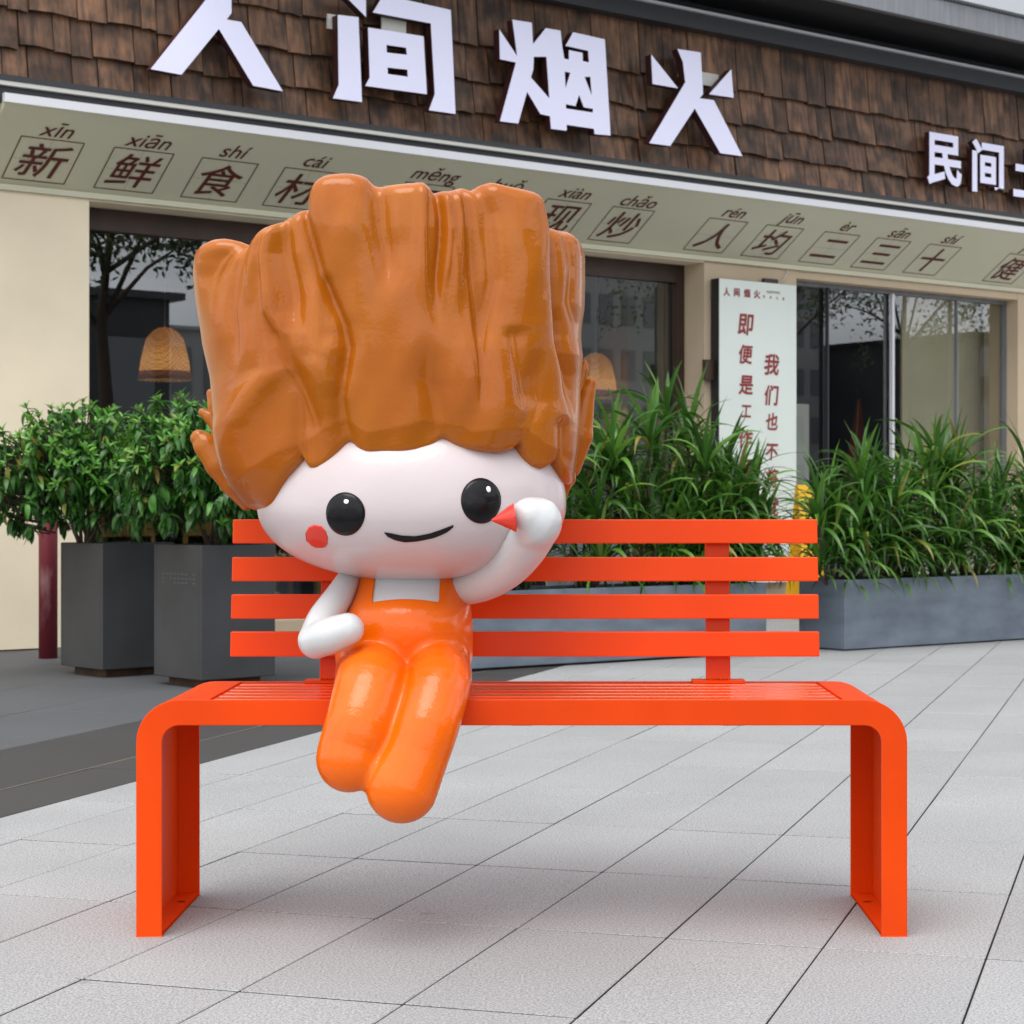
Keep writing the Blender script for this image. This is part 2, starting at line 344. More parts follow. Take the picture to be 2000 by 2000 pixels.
def project(p):
    return U0 + F * p[0] / p[1], V0 - F * (p[2] - CH) / p[1]
def tile_set(parent, name, m, b_edges, La, gap, wall=10.86, maxn=300, aoff=0.0, stag=0.0):
    cells = []
    for ib in range(len(b_edges) - 1):
        b0, b1 = b_edges[ib], b_edges[ib + 1]
        for ia in range(-8, 24):
            a0 = ia * La + aoff + (stag if ib % 2 else 0); a1 = a0 + La
            cs = [w2(a, b) for a, b in ((a0, b0), (a1, b0), (a1, b1), (a0, b1))]
            if min(c[1] for c in cs) < 2.4: continue
            if max(-SF * c[0] + CF * c[1] for c in cs) > wall + .35: continue
            us = [project((c[0], c[1], 0)) for c in cs]
            if max(u[0] for u in us) < -900 or min(u[0] for u in us) > 2600 or min(u[1] for u in us) > 2250: continue
            size = (max(u[0] for u in us) - min(u[0] for u in us)) * (max(u[1] for u in us) - min(u[1] for u in us))
            cells.append((-size, a0, a1, b0, b1))
    cells.sort()
    meshes = {}; rest = MB()
    rotz = math.atan2(E2[1], E2[0])
    for i, (_, a0, a1, b0, b1) in enumerate(cells):
        w, l = (b1 - b0) / 2 - gap * .4, (a1 - a0) / 2 - gap * .75
        c = w2((a0 + a1) / 2, (b0 + b1) / 2); dz = random.uniform(-.0006, .0005)
        if i < maxn:
            k = (round(w, 4), round(l, 4))
            if k not in meshes: meshes[k] = me_from(name, MB().box(-w, w, -l, l, -.02, 0, .0015).v, MB().box(-w, w, -l, l, -.02, 0, .0015).f, m)
            if len(meshes[k].materials) < 2:
                meshes[k].materials.append(M_JOINT)
                for q in meshes[k].polygons:
                    if abs(q.normal.z) < .5: q.material_index = 1
            o = link(name, meshes[k], parent); o.location = (c[0], c[1], dz)
            o.rotation_euler = (random.uniform(-.0012, .0012), random.uniform(-.0012, .0012), rotz + random.uniform(-.0008, .0008))
        else:
            vs_ = [w2(a, b) for a, b in ((a0 + gap / 2, b0 + gap / 2), (a1 - gap / 2, b0 + gap / 2), (a1 - gap / 2, b1 - gap / 2), (a0 + gap / 2, b1 - gap / 2))]
            vv = [(p[0], p[1], -.02) for p in vs_] + [(p[0], p[1], dz) for p in vs_]
            rest.add(vv, [(4, 7, 6, 5), (0, 1, 5, 4), (1, 2, 6, 5), (2, 3, 7, 6), (3, 0, 4, 7)])
    if rest.v: tag(rest.build(name + '_field', m, parent), kind='stuff')
    return len(cells)
pv = tag(thing('pale_paving', 'pale grey granite paving under the bench', None), kind='structure')
if 'category' in pv: del pv['category']
edges = [-1.427] + [k * .298 for k in range(-4, 18)]
n1 = tile_set(pv, 'paver', M_PAVE, edges, .612, .0044)
pd = tag(thing('dark_band_paving', 'dark granite band crossing the plaza on the left', None), kind='structure')
n2_ = tile_set(pd, 'tile', M_DARK, [-1.706, -1.4285], 1.224, .004)
n2_ += tile_set(pd, 'tile', M_DARK, [-2.234, -1.711], 1.224, .004)
MB().add([(*w2(a, b), z) for z in (-.006, .0008) for a, b in ((-3, -1.7120), (8, -1.7120), (8, -1.7060), (-3, -1.7060))],
         [(4, 5, 6, 7)]).build('joint_line', M_TANJ, pd)
pg = tag(thing('grey_paving', 'mid grey stone paving in front of the shop wall', None), kind='structure')
n3_ = tile_set(pg, 'tile', M_GREY, [-2.236 - .6 * k for k in range(7, -1, -1)], .9, .003)
print('pavers', n1, n2_, n3_)

# ------------------------------------------------------------------ shop building (facade frame)
S0, P0_ = 4.8, 10.88
FO = np.array([S0, P0_, 0.0])
def fthing(name, label, cat, s, p, z=0, group=None):
    o = thing(name, label, cat, FW(s, p, z), R(37.2), group); o['_o'] = 0; del o['_o']
    return o, np.array([s, p, z], float)
shop, so = fthing('restaurant_building', 'cream rendered restaurant front with brown shingle band above long dark windows', 'building', S0, P0_)
def fbox(name, m, s0, s1, p0, p1, z0, z1, parent=shop, off=so, bev=0):
    return MB().box(s0, s1, p0, p1, z0, z1, bev).build(name, m, parent, False, off)
sL = 4.797; sPa = 9.628; sPb = 10.57; sR = 13.17
fbox('wall', M_CREAM, -3, sL, 10.88, 11.25, 0, 3.12)
fbox('wall', M_CREAM, sL, sPa, 10.883, 11.25, 2.625, 3.12)
fbox('pillar', M_CREAM2, sPa, sPb, 10.88, 11.32, 0, 3.12)
fbox('wall', M_CREAM2, sPb, sR, 10.883, 11.25, 2.576, 3.12)
fbox('wall', M_CREAM2, sR, 19, 10.88, 11.25, 0, 3.12)
fbox('window_sill', M_CREAM2, sL + .002, sPa - .002, 10.95, 11.25, .0, .10)
fbox('window_sill', M_CREAM2, sPb + .002, sR - .002, 10.95, 11.25, .0, .22)
# window 1
def frame(s0, s1, z0, z1, p0, p1, w, wt, m, glass):
    b = MB()
    b.box(s0, s0 + w, p0, p1, z0, z1).box(s1 - w, s1, p0, p1, z0, z1).box(s0 + w, s1 - w, p0, p1, z1 - wt, z1).box(s0 + w, s1 - w, p0, p1, z0, z0 + w)
    fr_ = b.build('window_frame', m, shop, False, so)
    pm = (p0 + p1) / 2 + .01
    MB().box(s0 + w, s1 - w, pm, pm + .004, z0 + w, z1 - wt).build('pane', glass, fr_, False, so)
    return fr_
frame(sL + .003, sPa - .003, .102, 2.622, 11.10, 11.18, .075, .13, M_BROWN, M_GLASS)
fr2 = frame(sPb + .003, sR - .003, .222, 2.573, 11.00, 11.05, .02, .03, M_GREYM, M_GLASS2)
for uu, w_, mm_ in ((1739, .028, M_EDGE), (1864, .012, M_GREYM), (1612, .012, M_CHAN)):
    s_, _ = fpx(uu, 700, 11.02); MB().box(s_ - w_ / 2, s_ + w_ / 2, 10.985, 11.018, .253, 2.543).build('mullion', mm_, fr2, False, so)
# interior
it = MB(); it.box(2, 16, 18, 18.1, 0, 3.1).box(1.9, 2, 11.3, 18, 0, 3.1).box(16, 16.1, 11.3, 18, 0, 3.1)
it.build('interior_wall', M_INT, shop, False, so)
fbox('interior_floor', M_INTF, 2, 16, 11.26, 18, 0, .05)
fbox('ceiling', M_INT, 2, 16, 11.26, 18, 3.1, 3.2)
s_a, _ = fpx(1226, 700, 13.4); s_b, _ = fpx(1296, 700, 13.4)
fbox('interior_column', M_BLIND, s_a, s_b, 13.4, 13.8, .05, 3.1)
s_a, _ = fpx(1762, 700, 11.3); s_b, _ = fpx(1874, 700, 11.3)
bl1 = fbox('roller_blind', M_BLIND, s_a, s_b, 11.3, 11.32, .06, 3.0)
s_c, _ = fpx(1878, 700, 11.3)
fbox('roller_blind', M_BLIND, s_c, s_c + 1.5, 11.34, 11.36, .06, 3.0)
# canopy: slanted soffit, white nosing, dark channel, pale strip
P1, Z1, P2, Z2 = 10.33, 3.025, 10.88, 2.657
can = MB()
sc0, sc1 = 4.07, 19
can.add([(sc0, P1, Z1), (sc1, P1, Z1), (sc1, P2, Z2), (sc0, P2, Z2), (sc0, P1, Z1 + .012), (sc1, P1, Z1 + .012), (sc1, P2 - .002, Z2 + .4), (sc0, P2 - .002, Z2 + .4)],
        [(0, 3, 2, 1), (4, 5, 6, 7), (0, 1, 5, 4), (1, 2, 6, 5), (2, 3, 7, 6), (3, 0, 4, 7)])
canopy = can.build('soffit_panel', M_SOFF, shop, False, so)
fbox('nosing', M_EDGE, sc0 - .01, sc1, P1 - .012, P1 + .02, Z1 + .003, Z1 + .052)
fbox('edge_trim', M_SOFF, sc0, sc1, P2 - .03, P2 - .002, Z2 - .02, Z2 + .012)
fbox('channel', M_CHAN, -3, sc1, P1 + .05, P1 + .12, 3.03, 3.19)
fbox('light_strip', M_STRIP, -3, sc1, P1 + .015, P1 + .047, 3.125, 3.148)
fbox('channel_lip', M_CHAN, -3, sc1, P1 + .01, P1 + .049, 3.150, 3.165)
fbox('upper_soffit', M_CHAN, -3, sc0 - .01, P1 + .125, 10.88, 3.03, 3.10)
# soffit writing
dS = np.array([0, P2 - P1, Z2 - Z1]); LS = np.linalg.norm(dS); dS /= LS
nS = np.array([0, dS[2], -dS[1]])                    # facing down and out
if nS[2] > 0: nS = -nS
def soff(v2, s, w):                                  # glyph coords (x right, y up) at place (s, w from the front edge)
    v2 = np.asarray(v2); return np.array([[s + x, P1, Z1] for x, y in v2]) + np.outer([w - y for x, y in v2], dS) + nS * .0025
cells = [(4.427, '新', 'xīn'), (4.985, '鲜', 'xiān'), (5.543, '食', 'shí'), (6.10, '材', 'cái'), (6.975, '猛', 'měng'), (7.545, '火', 'huǒ'), (8.105, '现', 'xiàn'), (8.67, '炒', 'chǎo'),
         (9.555, '人', 'rén'), (10.12, '均', 'jūn'), (10.715, '二', 'èr'), (11.28, '三', 'sān'), (11.87, '十', 'shí'), (12.83, '健', 'jiàn'), (13.40, '康', 'kāng')]
for s_, ch, py in cells:
    v, f, lf = thick(ch, .007, .12)
    obj('printed_character', soff(v * .295, s_, .415) + np.outer(lf, nS), f, M_MAROON, canopy, False, so)
    v, f, lf = thick(py, .004, .25)
    obj('printed_pinyin', soff(v * .155, s_, .158) + np.outer(lf, nS), f, M_MAROON, canopy, False, so)
    b = MB(); h = .19; hh = .178; t_ = .0035
    def rect(x0, x1, y0, y1):
        vv = soff([(x0, y0), (x1, y0), (x1, y1), (x0, y1)], s_, .413); b.add(vv, [(0, 1, 2, 3)])
    rect(-h, h, -hh, -hh + t_ * 2); rect(-h, h, hh - t_ * 2, hh); rect(-h, -h + t_ * 2, -hh + .008, hh - .008); rect(h - t_ * 2, h, -hh + .008, hh - .008)
    fo = b.build('printed_box', M_MAROON, canopy, False, so)
    b = MB()
    for k in range(14):
        a = -.17 + k * .0255
        vv = soff([(a, -.0012), (a + .012, -.0012), (a + .012, .0012), (a, .0012)], s_, .413) - nS * .001; b.add(vv, [(0, 1, 2, 3)])
        vv = soff([(-.0012, a), (.0012, a), (.0012, a + .012), (-.0012, a + .012)], s_, .413) - nS * .0012; b.add(vv, [(0, 1, 2, 3)])
    b.build('printed_guide_line', M_MAROON, canopy, False, so)
# shingles
fbox('backing_board', M_CHAN, -3, 19, 10.52, 10.7, 3.165, 4.6)
rows = [(3.160, .215), (3.365, .215), (3.575, .245), (3.81, .42)]
nsh = 0
for ri, (z0, hgt) in enumerate(rows):
    s = 3.3 + random.uniform(0, .1); k = 0
    while s < 15.6:
        grp = [random.uniform(.25, .29), random.uniform(.15, .20)] if random.random() < .75 else [random.uniform(.20, .24), random.uniform(.08, .11), random.uniform(.12, .15)]
        base = random.uniform(-.004, .004)
        for j, w in enumerate(grp):
            drop = j * .010 + random.uniform(-.003, .003) + base
            th = random.uniform(.016, .022) - .004 * j; b = MB(); zb = z0 - drop + .01; zt = z0 + hgt + .03; g_ = .0035
            tilt = .035; x0, x1 = s + g_, s + w - g_
            pb, pt = 10.49 - tilt - th, 10.49 - th * .5
            mid = (x0 + x1) / 2; dzm = random.uniform(.002, .007)
            b.add([(x0, pb, zb), (mid, pb - .002, zb + dzm), (x1, pb, zb + random.uniform(-.008, .004)), (x1, pt, zt), (x0, pt, zt),
                   (x0, 10.515, zb), (mid, 10.515, zb + dzm), (x1, 10.515, zb), (x1, 10.515, zt), (x0, 10.515, zt)],
                  [(0, 1, 2, 3, 4), (5, 9, 8, 7, 6), (0, 5, 6, 1), (1, 6, 7, 2), (2, 7, 8, 3), (3, 8, 9, 4), (4, 9, 5, 0)])
            o = b.build('shingle', M_SHING, shop, False, so + np.array([s - S0, 10.5 - P0_, z0])); o.location = (s - S0, 10.5 - P0_, z0)
            s += w; nsh += 1
print('shingles', nsh)
# header beam and overhang
fbox('beam', M_CHAN, 5, 19, 10.36, 10.6, 4.175, 4.30)
fbox('beam_strip', M_EDGE, 5, 19, 10.33, 10.358, 4.285, 4.302)
fbox('upper_soffit', M_BLK, 5, 19, 9.86, 10.6, 4.40, 4.45)
fbox('fascia', M_GREYM, 5, 19, 9.80, 9.857, 4.385, 4.555)
def perf_mat():
    m = bpy.data.materials.new('perforated metal'); m.use_nodes = True; t = m.node_tree; b = t.nodes['Principled BSDF']; L = t.links.new
    tcn = t.nodes.new('ShaderNodeTexCoord'); mpn = t.nodes.new('ShaderNodeMapping'); mpn.inputs['Scale'].default_value = (28, 28, 28); L(tcn.outputs['Object'], mpn.inputs[0])
    w = t.nodes.new('ShaderNodeTexVoronoi'); w.inputs['Randomness'].default_value = 0; w.inputs['Scale'].default_value = 1; L(mpn.outputs[0], w.inputs['Vector'])
    r = t.nodes.new('ShaderNodeValToRGB'); r.color_ramp.elements[0].position = .25; r.color_ramp.elements[0].color = (.02, .02, .02, 1); r.color_ramp.elements[1].position = .32; r.color_ramp.elements[1].color = (.5, .52, .55, 1)
    L(w.outputs['Distance'], r.inputs[0]); L(r.outputs[0], b.inputs['Base Color']); b.inputs['Roughness'].default_value = .5; return m
s_p, _ = fpx(1852, 0, 9.76)
fbox('fascia', M_GREYM, 5, s_p - .01, 9.79, 9.86, 4.558, 6.5)
fbox('perforated_panel', perf_mat(), s_p, 19, 9.76, 9.86, 4.575, 6.5)
fbox('roof', M_CHAN, -3, 19, 10.6, 18.5, 4.6, 4.8)
fbox('roof_side', M_CHAN, -3, -2.9, 10.9, 18, 0, 4.6)

# ------------------------------------------------------------------ raised letters 人间烟火
sign, sgo = fthing('shop_sign', 'large lavender white raised letters 人间烟火 mounted on the brown shingles', 'sign', 6.5, 10.34, 3.3)
PF = 10.30
Z4 = lambda pts: [(600 + x * .46584, y * .46584) for x, y in pts]
Z3 = lambda pts: [(x * .36232, y * .36232) for x, y in pts]
letters = [
 [[Z3([(1108, 0), (1180, -110), (1150, -200), (1262, -200), (1248, 0), (1248, 70), (1222, 105), (1300, 118), (1525, 492), (1365, 462), (1180, 155), (978, 403), (812, 372)])]],
 [[Z4([(128, 62), (215, 72), (230, 428), (108, 412), (132, 355)])], [Z4([(158, -18), (246, -8), (247, 72)])],
  [Z4([(320, -22), (602, 42), (622, 478), (510, 462), (535, 395), (518, 98), (275, 52)])],
  [Z4([(255, 115), (488, 152), (502, 395), (243, 360), (262, 325)]), Z4([(332, 188), (415, 200), (418, 230), (334, 220)]), Z4([(337, 283), (420, 292), (422, 322), (338, 310)])]],
 [[Z4([(805, 122), (880, 235), (860, 82), (942, 95), (947, 185), (1000, 118), (1062, 128), (1070, 200), (1078, 246), (1097, 250), (1097, 210), (1155, 222), (1155, 256), (1181, 262), (1178, 213), (1083, 192), (1115, 135),
       (1248, 165), (1272, 568), (1205, 562), (1202, 540), (1088, 523), (1088, 548), (1022, 540), (1018, 487), (978, 478), (922, 385), (885, 518), (808, 508), (875, 262), (808, 248)]),
   Z4([(950, 238), (1003, 238), (1015, 412), (938, 325), (948, 290)]), Z4([(1163, 322), (1187, 322), (1193, 400)]), Z4([(1080, 300), (1103, 305), (1083, 370)]),
   Z4([(1085, 437), (1125, 445), (1140, 398), (1160, 450), (1198, 456), (1198, 472), (1085, 455)])]],
 [[Z4([(1442, 228), (1555, 370), (1448, 352)])], [Z4([(1552, 205), (1650, 220), (1660, 395), (1645, 412), (1705, 420), (1825, 655), (1732, 642), (1625, 455), (1522, 612), (1434, 600), (1585, 345), (1575, 260)])],
  [Z4([(1778, 290), (1788, 410), (1685, 395)])]],
]
def raised(loops_sz, parent, off, P, depth, face_m, ret_m, names=('letter', 'letter_face')):
    b = MB(); fb = MB()
    for loops in loops_sz:
        v, tr = fill_poly(loops); n = len(v)
        fb.add([(x, P, z) for x, z in v], tr)
        V = [(x, P + .0015, z) for x, z in v] + [(x, P + depth, z) for x, z in v]
        f = [tuple(i + n for i in t[::-1]) for t in tr]; k = 0
        for lp in loops:
            m_ = len(lp)
            for i in range(m_): f.append((k + i, k + (i + 1) % m_, n + k + (i + 1) % m_, n + k + i))
            k += m_
        b.add(V, f)
    r_ = b.build(names[0], ret_m, parent, False, off)
    fb.build(names[1], face_m, r_, False, off); return r_
for L_ in letters:
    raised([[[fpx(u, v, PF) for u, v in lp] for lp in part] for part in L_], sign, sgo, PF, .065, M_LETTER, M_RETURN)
for uv in ((665, 45, 60), (770, 50, 50), (1345, 140, 30), (1385, 155, 50)):
    s_, z_ = fpx(uv[0], uv[1], 10.37); MB().box(s_ - .09, s_ + .09, 10.372, 10.385, z_ - .045, z_ + .045).build('mounting_bracket', M_STRIP, sign, False, sgo)
def glyph_loops_box(ch, s, z, size, P, depth, parent, off, face_m, ret_m, bold):
    v, f = glyph(ch, bold); v = v * size; n = len(v)
    from collections import Counter
    ed = Counter()
    for t in f:
        for i in range(len(t)): ed[(t[i], t[(i + 1) % len(t)])] += 1
    bd = [e for e in ed if (e[1], e[0]) not in ed]
    V = [(s + x, P + .0015, z + y) for x, y in v] + [(s + x, P + depth, z + y) for x, y in v]
    r_ = obj('letter', V, [tuple(i + n for i in t[::-1]) for t in f] + [(a, b_, n + b_, n + a) for a, b_ in bd], ret_m, parent, False, off)
    obj('letter_face', [(s + x, P, z + y) for x, y in v], f, face_m, r_, False, off)
sa, za = fpx(1845, 313, 10.36); sb, zb_ = fpx(1930, 326, 10.36)
sg2, sg2o = fthing('shop_sign', 'small lavender white raised letters 民间土菜 at the right end of the shingle band', 'sign', sa, 10.4, za - .2)
for i, ch in enumerate('民间土菜'):
    glyph_loops_box(ch, sa + (sb - sa) * i, za, .43, 10.36, .05, sg2, sg2o, M_LETTER, M_RETURN, .03)

# ------------------------------------------------------------------ light box sign
lb, lbo = fthing('light_box_sign', 'tall narrow pale sign board with crimson brush writing on the cream pillar', 'sign', 10.07, 10.78, .25)
sA, zt_ = fpx(1404, 543, 10.78); sB, _ = fpx(1555, 559, 10.78)
MB().box(sA, sB, 10.784, 10.866, .25, zt_, 0).build('casing', M_BLK, lb, False, lbo)
MB().box(sA + .004, sB, 10.778, 10.783, .252, zt_ - .002).build('sign_face', M_BOX, lb, False, lbo)
MB().box(sA - .09, sA - .002, 10.83, 10.862, zt_ - .75, zt_ - .60).build('bracket', M_BROWN, lb, False, lbo)
MB().box(sB - .28, sB - .14, 10.83, 10.86, zt_ + .004, zt_ + .04).build('bracket', M_BROWN, lb, False, lbo)
cs_, _ = fpx(1545, 0, 10.85)
MB().tube([(sB - .14, 10.86, zt_ + .01), (sB - .07, 10.865, zt_ + .03), (sB - .01, 10.868, zt_ + .1), (sB + .02, 10.87, zt_ + .2)], .004, 6).build('cable', M_STRIP, lb, True, lbo)
def on_sign(ch, u, v, hpx, m, bold, shear=0, sx=1.0):
    s_, z_ = fpx(u, v, 10.775); q = (u - U0) / F; Zd = 10.775 / (CF - SF * q); size = hpx * Zd / F
    g_, f_, lf = thick(ch, bold, shear); h_ = g_[:, 1].max() - g_[:, 1].min(); k = size / h_
    obj('printed_character', [(s_ + x * k * sx, 10.776 - l_, z_ + y * k) for (x, y), l_ in zip(g_, lf)], f_, m, lb, False, lbo)
for ch, v, h in (('即', 634, 42), ('便', 692, 38), ('是', 752, 38), ('工', 803, 24), ('作', 857, 38), ('餐', 914, 38)): on_sign(ch, 1457, v, h, M_CALL, .026, .12, .95)
for ch, v, h in (('我', 712, 42), ('们', 772, 40), ('也', 823, 34), ('不', 883, 33), ('将', 934, 38), ('就', 990, 38)): on_sign(ch, 1507.5, v, h, M_CALL, .026, .12, .95)
for ch, u, v in (('人', 1419.5, 569.5), ('间', 1439.4, 571), ('烟', 1459.3, 572.9), ('火', 1478.7, 574.5)): on_sign(ch, u, v, 17, M_CALL, .035)
for ch, u, v in (('民', 1492.4, 579.4), ('间', 1505.5, 580.8), ('土', 1518, 582.2), ('菜', 1530.5, 583.6)): on_sign(ch, u, v, 5, M_CALL, .02)
on_sign('RENJIANYANHUO', 1511, 571.5, 6.5, M_PINK, .0, 0, .62)

# ------------------------------------------------------------------ pendant lamps, tables, chairs, interior bits
M_ADDED_BULB = mat('warm bulb', (1, .74, .45), .5, emit=34)  # glow of an unseen bulb, added to brighten the shade and the room
def lamp(u, vt, vb, P, label):
    q = (u - U0) / F; Zd = P / (CF - SF * q); X = q * Zd; s_ = CF * X + SF * Zd
    zt = CH + (V0 - vt) / F * Zd; zb = CH + (V0 - vb) / F * Zd; h = zt - zb
    t, o_ = fthing('pendant_lamp', label, 'lamp', s_, P, zb, 'bamboo pendant lamps')
    pr = [(.02, h), (.05, h * .99), (.09, h * .93), (.135, h * .8), (.155, h * .62), (.175, h * .4), (.188, h * .17)]
    MB().lathe(pr, 40).build('lamp_shade', M_WICK, t, True)
    MB().lathe([(.189, h * .17), (.203, 0), (.197, 0), (.185, h * .17)], 40).build('rim', M_WICK, t, True)
    MB().lathe([(.001, h * .08), (.035, h * .13), (.05, h * .22), (.035, h * .32), (.012, h * .42)], 14).build('added_bulb', M_ADDED_BULB, t, True)
    MB().tube([(0, 0, h), (0, 0, 3.1 - zb)], .006, 6).build('cord', M_STRIP, t)
lamp(322, 640, 743, 13.4, 'woven bamboo pendant lamp behind the window left of the tall haired figure')
lamp(1163, 690, 778, 13.4, 'woven bamboo pendant lamp behind the window right of the tall haired figure')
def table(s, p, w, d, label):
    t, _ = fthing('dining_table', label, 'table', s, p, .05, 'honey timber dining tables')
    MB().box(-w / 2, w / 2, -d / 2, d / 2, .68, .72, .004).build('table_top', M_WOODY, t)
    MB().tube([(0, 0, .02), (0, 0, .68)], .03, 10).build('leg', M_BLK, t, True)
    MB().lathe([(.001, .03), (.2, .02), (.22, 0), (.001, 0)], 20).build('base', M_BLK, t)
def chair(s, p, rz, label):
    t, _ = fthing('dining_chair', label, 'chair', s, p, .05, 'honey timber dining chairs'); t.rotation_euler[2] += rz
    MB().box(-.2, .2, -.2, .2, .42, .46, .005).build('seat', M_WOODY, t)
    MB().box(-.2, .2, .17, .2, .58, .76, .005).build('backrest', M_WOODY, t)
    for sx in (-.18, .18):
        MB().box(sx - .018, sx + .018, .155, .19, 0, .42).build('leg', M_WOODY, t)
        MB().box(sx - .018, sx + .018, -.19, -.155, 0, .42).build('leg', M_WOODY, t)
        MB().box(sx - .015, sx + .015, .172, .198, .462, .578).build('back_post', M_WOODY, t)
table(5.75, 12.2, .7, .7, 'square timber table by the window seen between pot and figure, left one')
table(7.55, 12.25, .8, .7, 'square timber table by the window behind the head of the figure')
chair(5.35, 11.75, math.pi, 'honey timber chair by the window behind the first dark pot')
chair(5.95, 11.72, math.pi * .97, 'honey timber chair by the window behind the left green shrub stems')
chair(6.55, 11.72, math.pi * 1.02, 'honey timber chair seen between the two shrub stems by the glass')
chair(7.15, 11.65, math.pi * .98, 'honey timber chair seen through the bench slats beside the second pot')
mbd, mo = fthing('menu_board', 'pale grey standing board just inside the right window', 'board', 10.75, 11.5, .05)
s_a, _ = fpx(1556, 800, 11.4); s_b, _ = fpx(1580, 800, 11.4)
MB().box(s_a, s_b, 11.4, 11.44, .05, 1.65).build('board', M_STRIP, mbd, False, mo)
# folded red parasol inside
s_u, z_u = fpx(1670, 800, 12.3)
par, _ = fthing('folded_parasol', 'folded red and yellow parasol behind the right window', 'parasol', s_u, 12.3, .05)
M_PARA = mat('red parasol cloth', (.35, .03, .015), .8); M_PARY = mat('yellow parasol cloth', (.5, .3, .04), .8)
b1, b2 = MB(), MB()
for k in range(16):
    a0, a1 = 2 * math.pi * k / 16, 2 * math.pi * (k + 1) / 16
    r0 = .22 if k % 2 else .15; r1 = .22 if (k + 1) % 2 else .15
    tgt = b1 if k % 4 != 1 else b2
    tgt.add([(r0 * math.cos(a0), r0 * math.sin(a0), .5), (r1 * math.cos(a1), r1 * math.sin(a1), .5), (.01 * math.cos(a1) + .05, .01 * math.sin(a1), 1.75), (.01 * math.cos(a0) + .05, .01 * math.sin(a0), 1.75)], [(0, 1, 2, 3)])
b1.build('canopy', M_PARA, par); b2.build('canopy_stripe', M_PARY, par); MB().tube([(0, 0, 0), (.05, 0, 1.85)], .012, 8).build('pole', M_BLK, par, True)

# ------------------------------------------------------------------ bollard, caution sign
zb = px(94, 1286, 10.62)
bo = thing('bollard', 'worn maroon painted round post by the cream wall beside the left shrub', 'post', (zb[0], zb[1], 0))
MB().lathe([(.001, .86), (.035, .855), (.05, .83), (.05, 0), (.001, 0)], 24).build('post', M_POST, bo, True)
cs, co = fthing('caution_sign', 'yellow folding caution sign standing between the two long planters', 'sign', 10.05, 10.25, 0)
cs.rotation_euler[2] += R(-12)
wv = MB(); wv.add([(-.10, -.14, .0), (.10, -.14, .0), (.075, -.02, .98), (-.075, -.02, .98), (-.10, -.125, .0), (.10, -.125, .0), (.075, -.005, .98), (-.075, -.005, .98)],
                  [(0, 1, 2, 3), (7, 6, 5, 4), (1, 5, 6, 2), (4, 0, 3, 7), (3, 2, 6, 7), (0, 4, 5, 1)]); wv.build('panel', M_YEL, cs)
wv = MB(); wv.add([(-.10, .14, .0), (.10, .14, .0), (.075, .02, .98), (-.075, .02, .98), (-.10, .125, .0), (.10, .125, .0), (.075, .005, .98), (-.075, .005, .98)],
                  [(3, 2, 1, 0), (4, 5, 6, 7), (1, 2, 6, 5), (4, 7, 3, 0), (3, 7, 6, 2), (0, 1, 5, 4)]); wv.build('panel', M_YEL, cs)
# black warning triangle outline on the front panel
def onp(x, h): return (x, -.14 + .12 * h / .98 - .002, h)
tri_o, tri_i = [(-.07, .55), (.07, .55), (0, .72)], [(-.045, .565), (.045, .565), (0, .675)]
v2, tr2 = fill_poly([tri_o, tri_i]); obj('warning_mark', [onp(*p) for p in v2], tr2, M_BLK, cs)

# ------------------------------------------------------------------ planters
def ring_box(b, x0, x1, y0, y1, z0, z1, t):
    b.box(x0, x1, y0, y0 + t, z0, z1).box(x0, x1, y1 - t, y1, z0, z1).box(x0, x0 + t, y0 + t, y1 - t, z0, z1).box(x1 - t, x1, y0 + t, y1 - t, z0, z1)
def pot(name, label, corner, ang, a, b_, z0, h, m, group, t=.02, plinth=.05):
    th = thing(name, label, 'planter', (corner[0], corner[1], 0), ang, group)
    bb = MB(); o_ = MB().box(0, a, 0, b_, z0, z0 + h, .003)
    # hollow shell: outer walls, rim, inner walls
    bb = MB(); ring_box(bb, 0, a, 0, b_, z0, z0 + h, t); bb.box(t, a - t, t, b_ - t, z0, z0 + .02)
    sh = bb.build('shell', m, th)
    md = sh.modifiers.new('edge', 'BEVEL'); md.width = .004; md.segments = 2; md.limit_method = 'ANGLE'
    MB().box(t, a - t, t, b_ - t, z0 + h - .08, z0 + h - .03).build('soil', M_SOIL, th)
    if plinth: MB().box(plinth, a - plinth, plinth, b_ - plinth, 0, z0).build('plinth', M_RUST, th)
    return th
c1 = (-2.169, 9.365); c2 = (-1.591, 8.79)
pot1 = pot('planter_pot', 'tall charcoal square pot nearer the red post, holding the left shrub', c1, R(43.2), .40, .40, .04, .605, M_PLANT, 'square charcoal pots')
pot2 = pot('planter_pot', 'tall charcoal square pot behind the left bench end, holding the right shrub', c2, R(43.2), .40, .40, .04, .608, M_PLANT, 'square charcoal pots')
gh = MB()
for k in range(9):
    y = .05 + k * .032
    for z in (.47, .49, .51):
        if random.random() < .8: gh.box(-.0015, -.0005, y, y + .022, z, z + .008)
gh.build('faded_print', M_GHOST, pot2)
pA, pB = 8.03, 7.885
tA = pot('long_planter', 'long blue grey planter box directly behind the bench', FW(5.1, pA), R(37.2), 2.47, .40, .012, .385, M_PLANT2, 'long planter boxes', plinth=.04)
tB = pot('long_planter', 'long blue grey planter box to the right of the bench', FW(8.04, pB), R(37.2), 2.5, .37, .008, .398, M_PLANT2, 'long planter boxes', plinth=.04)

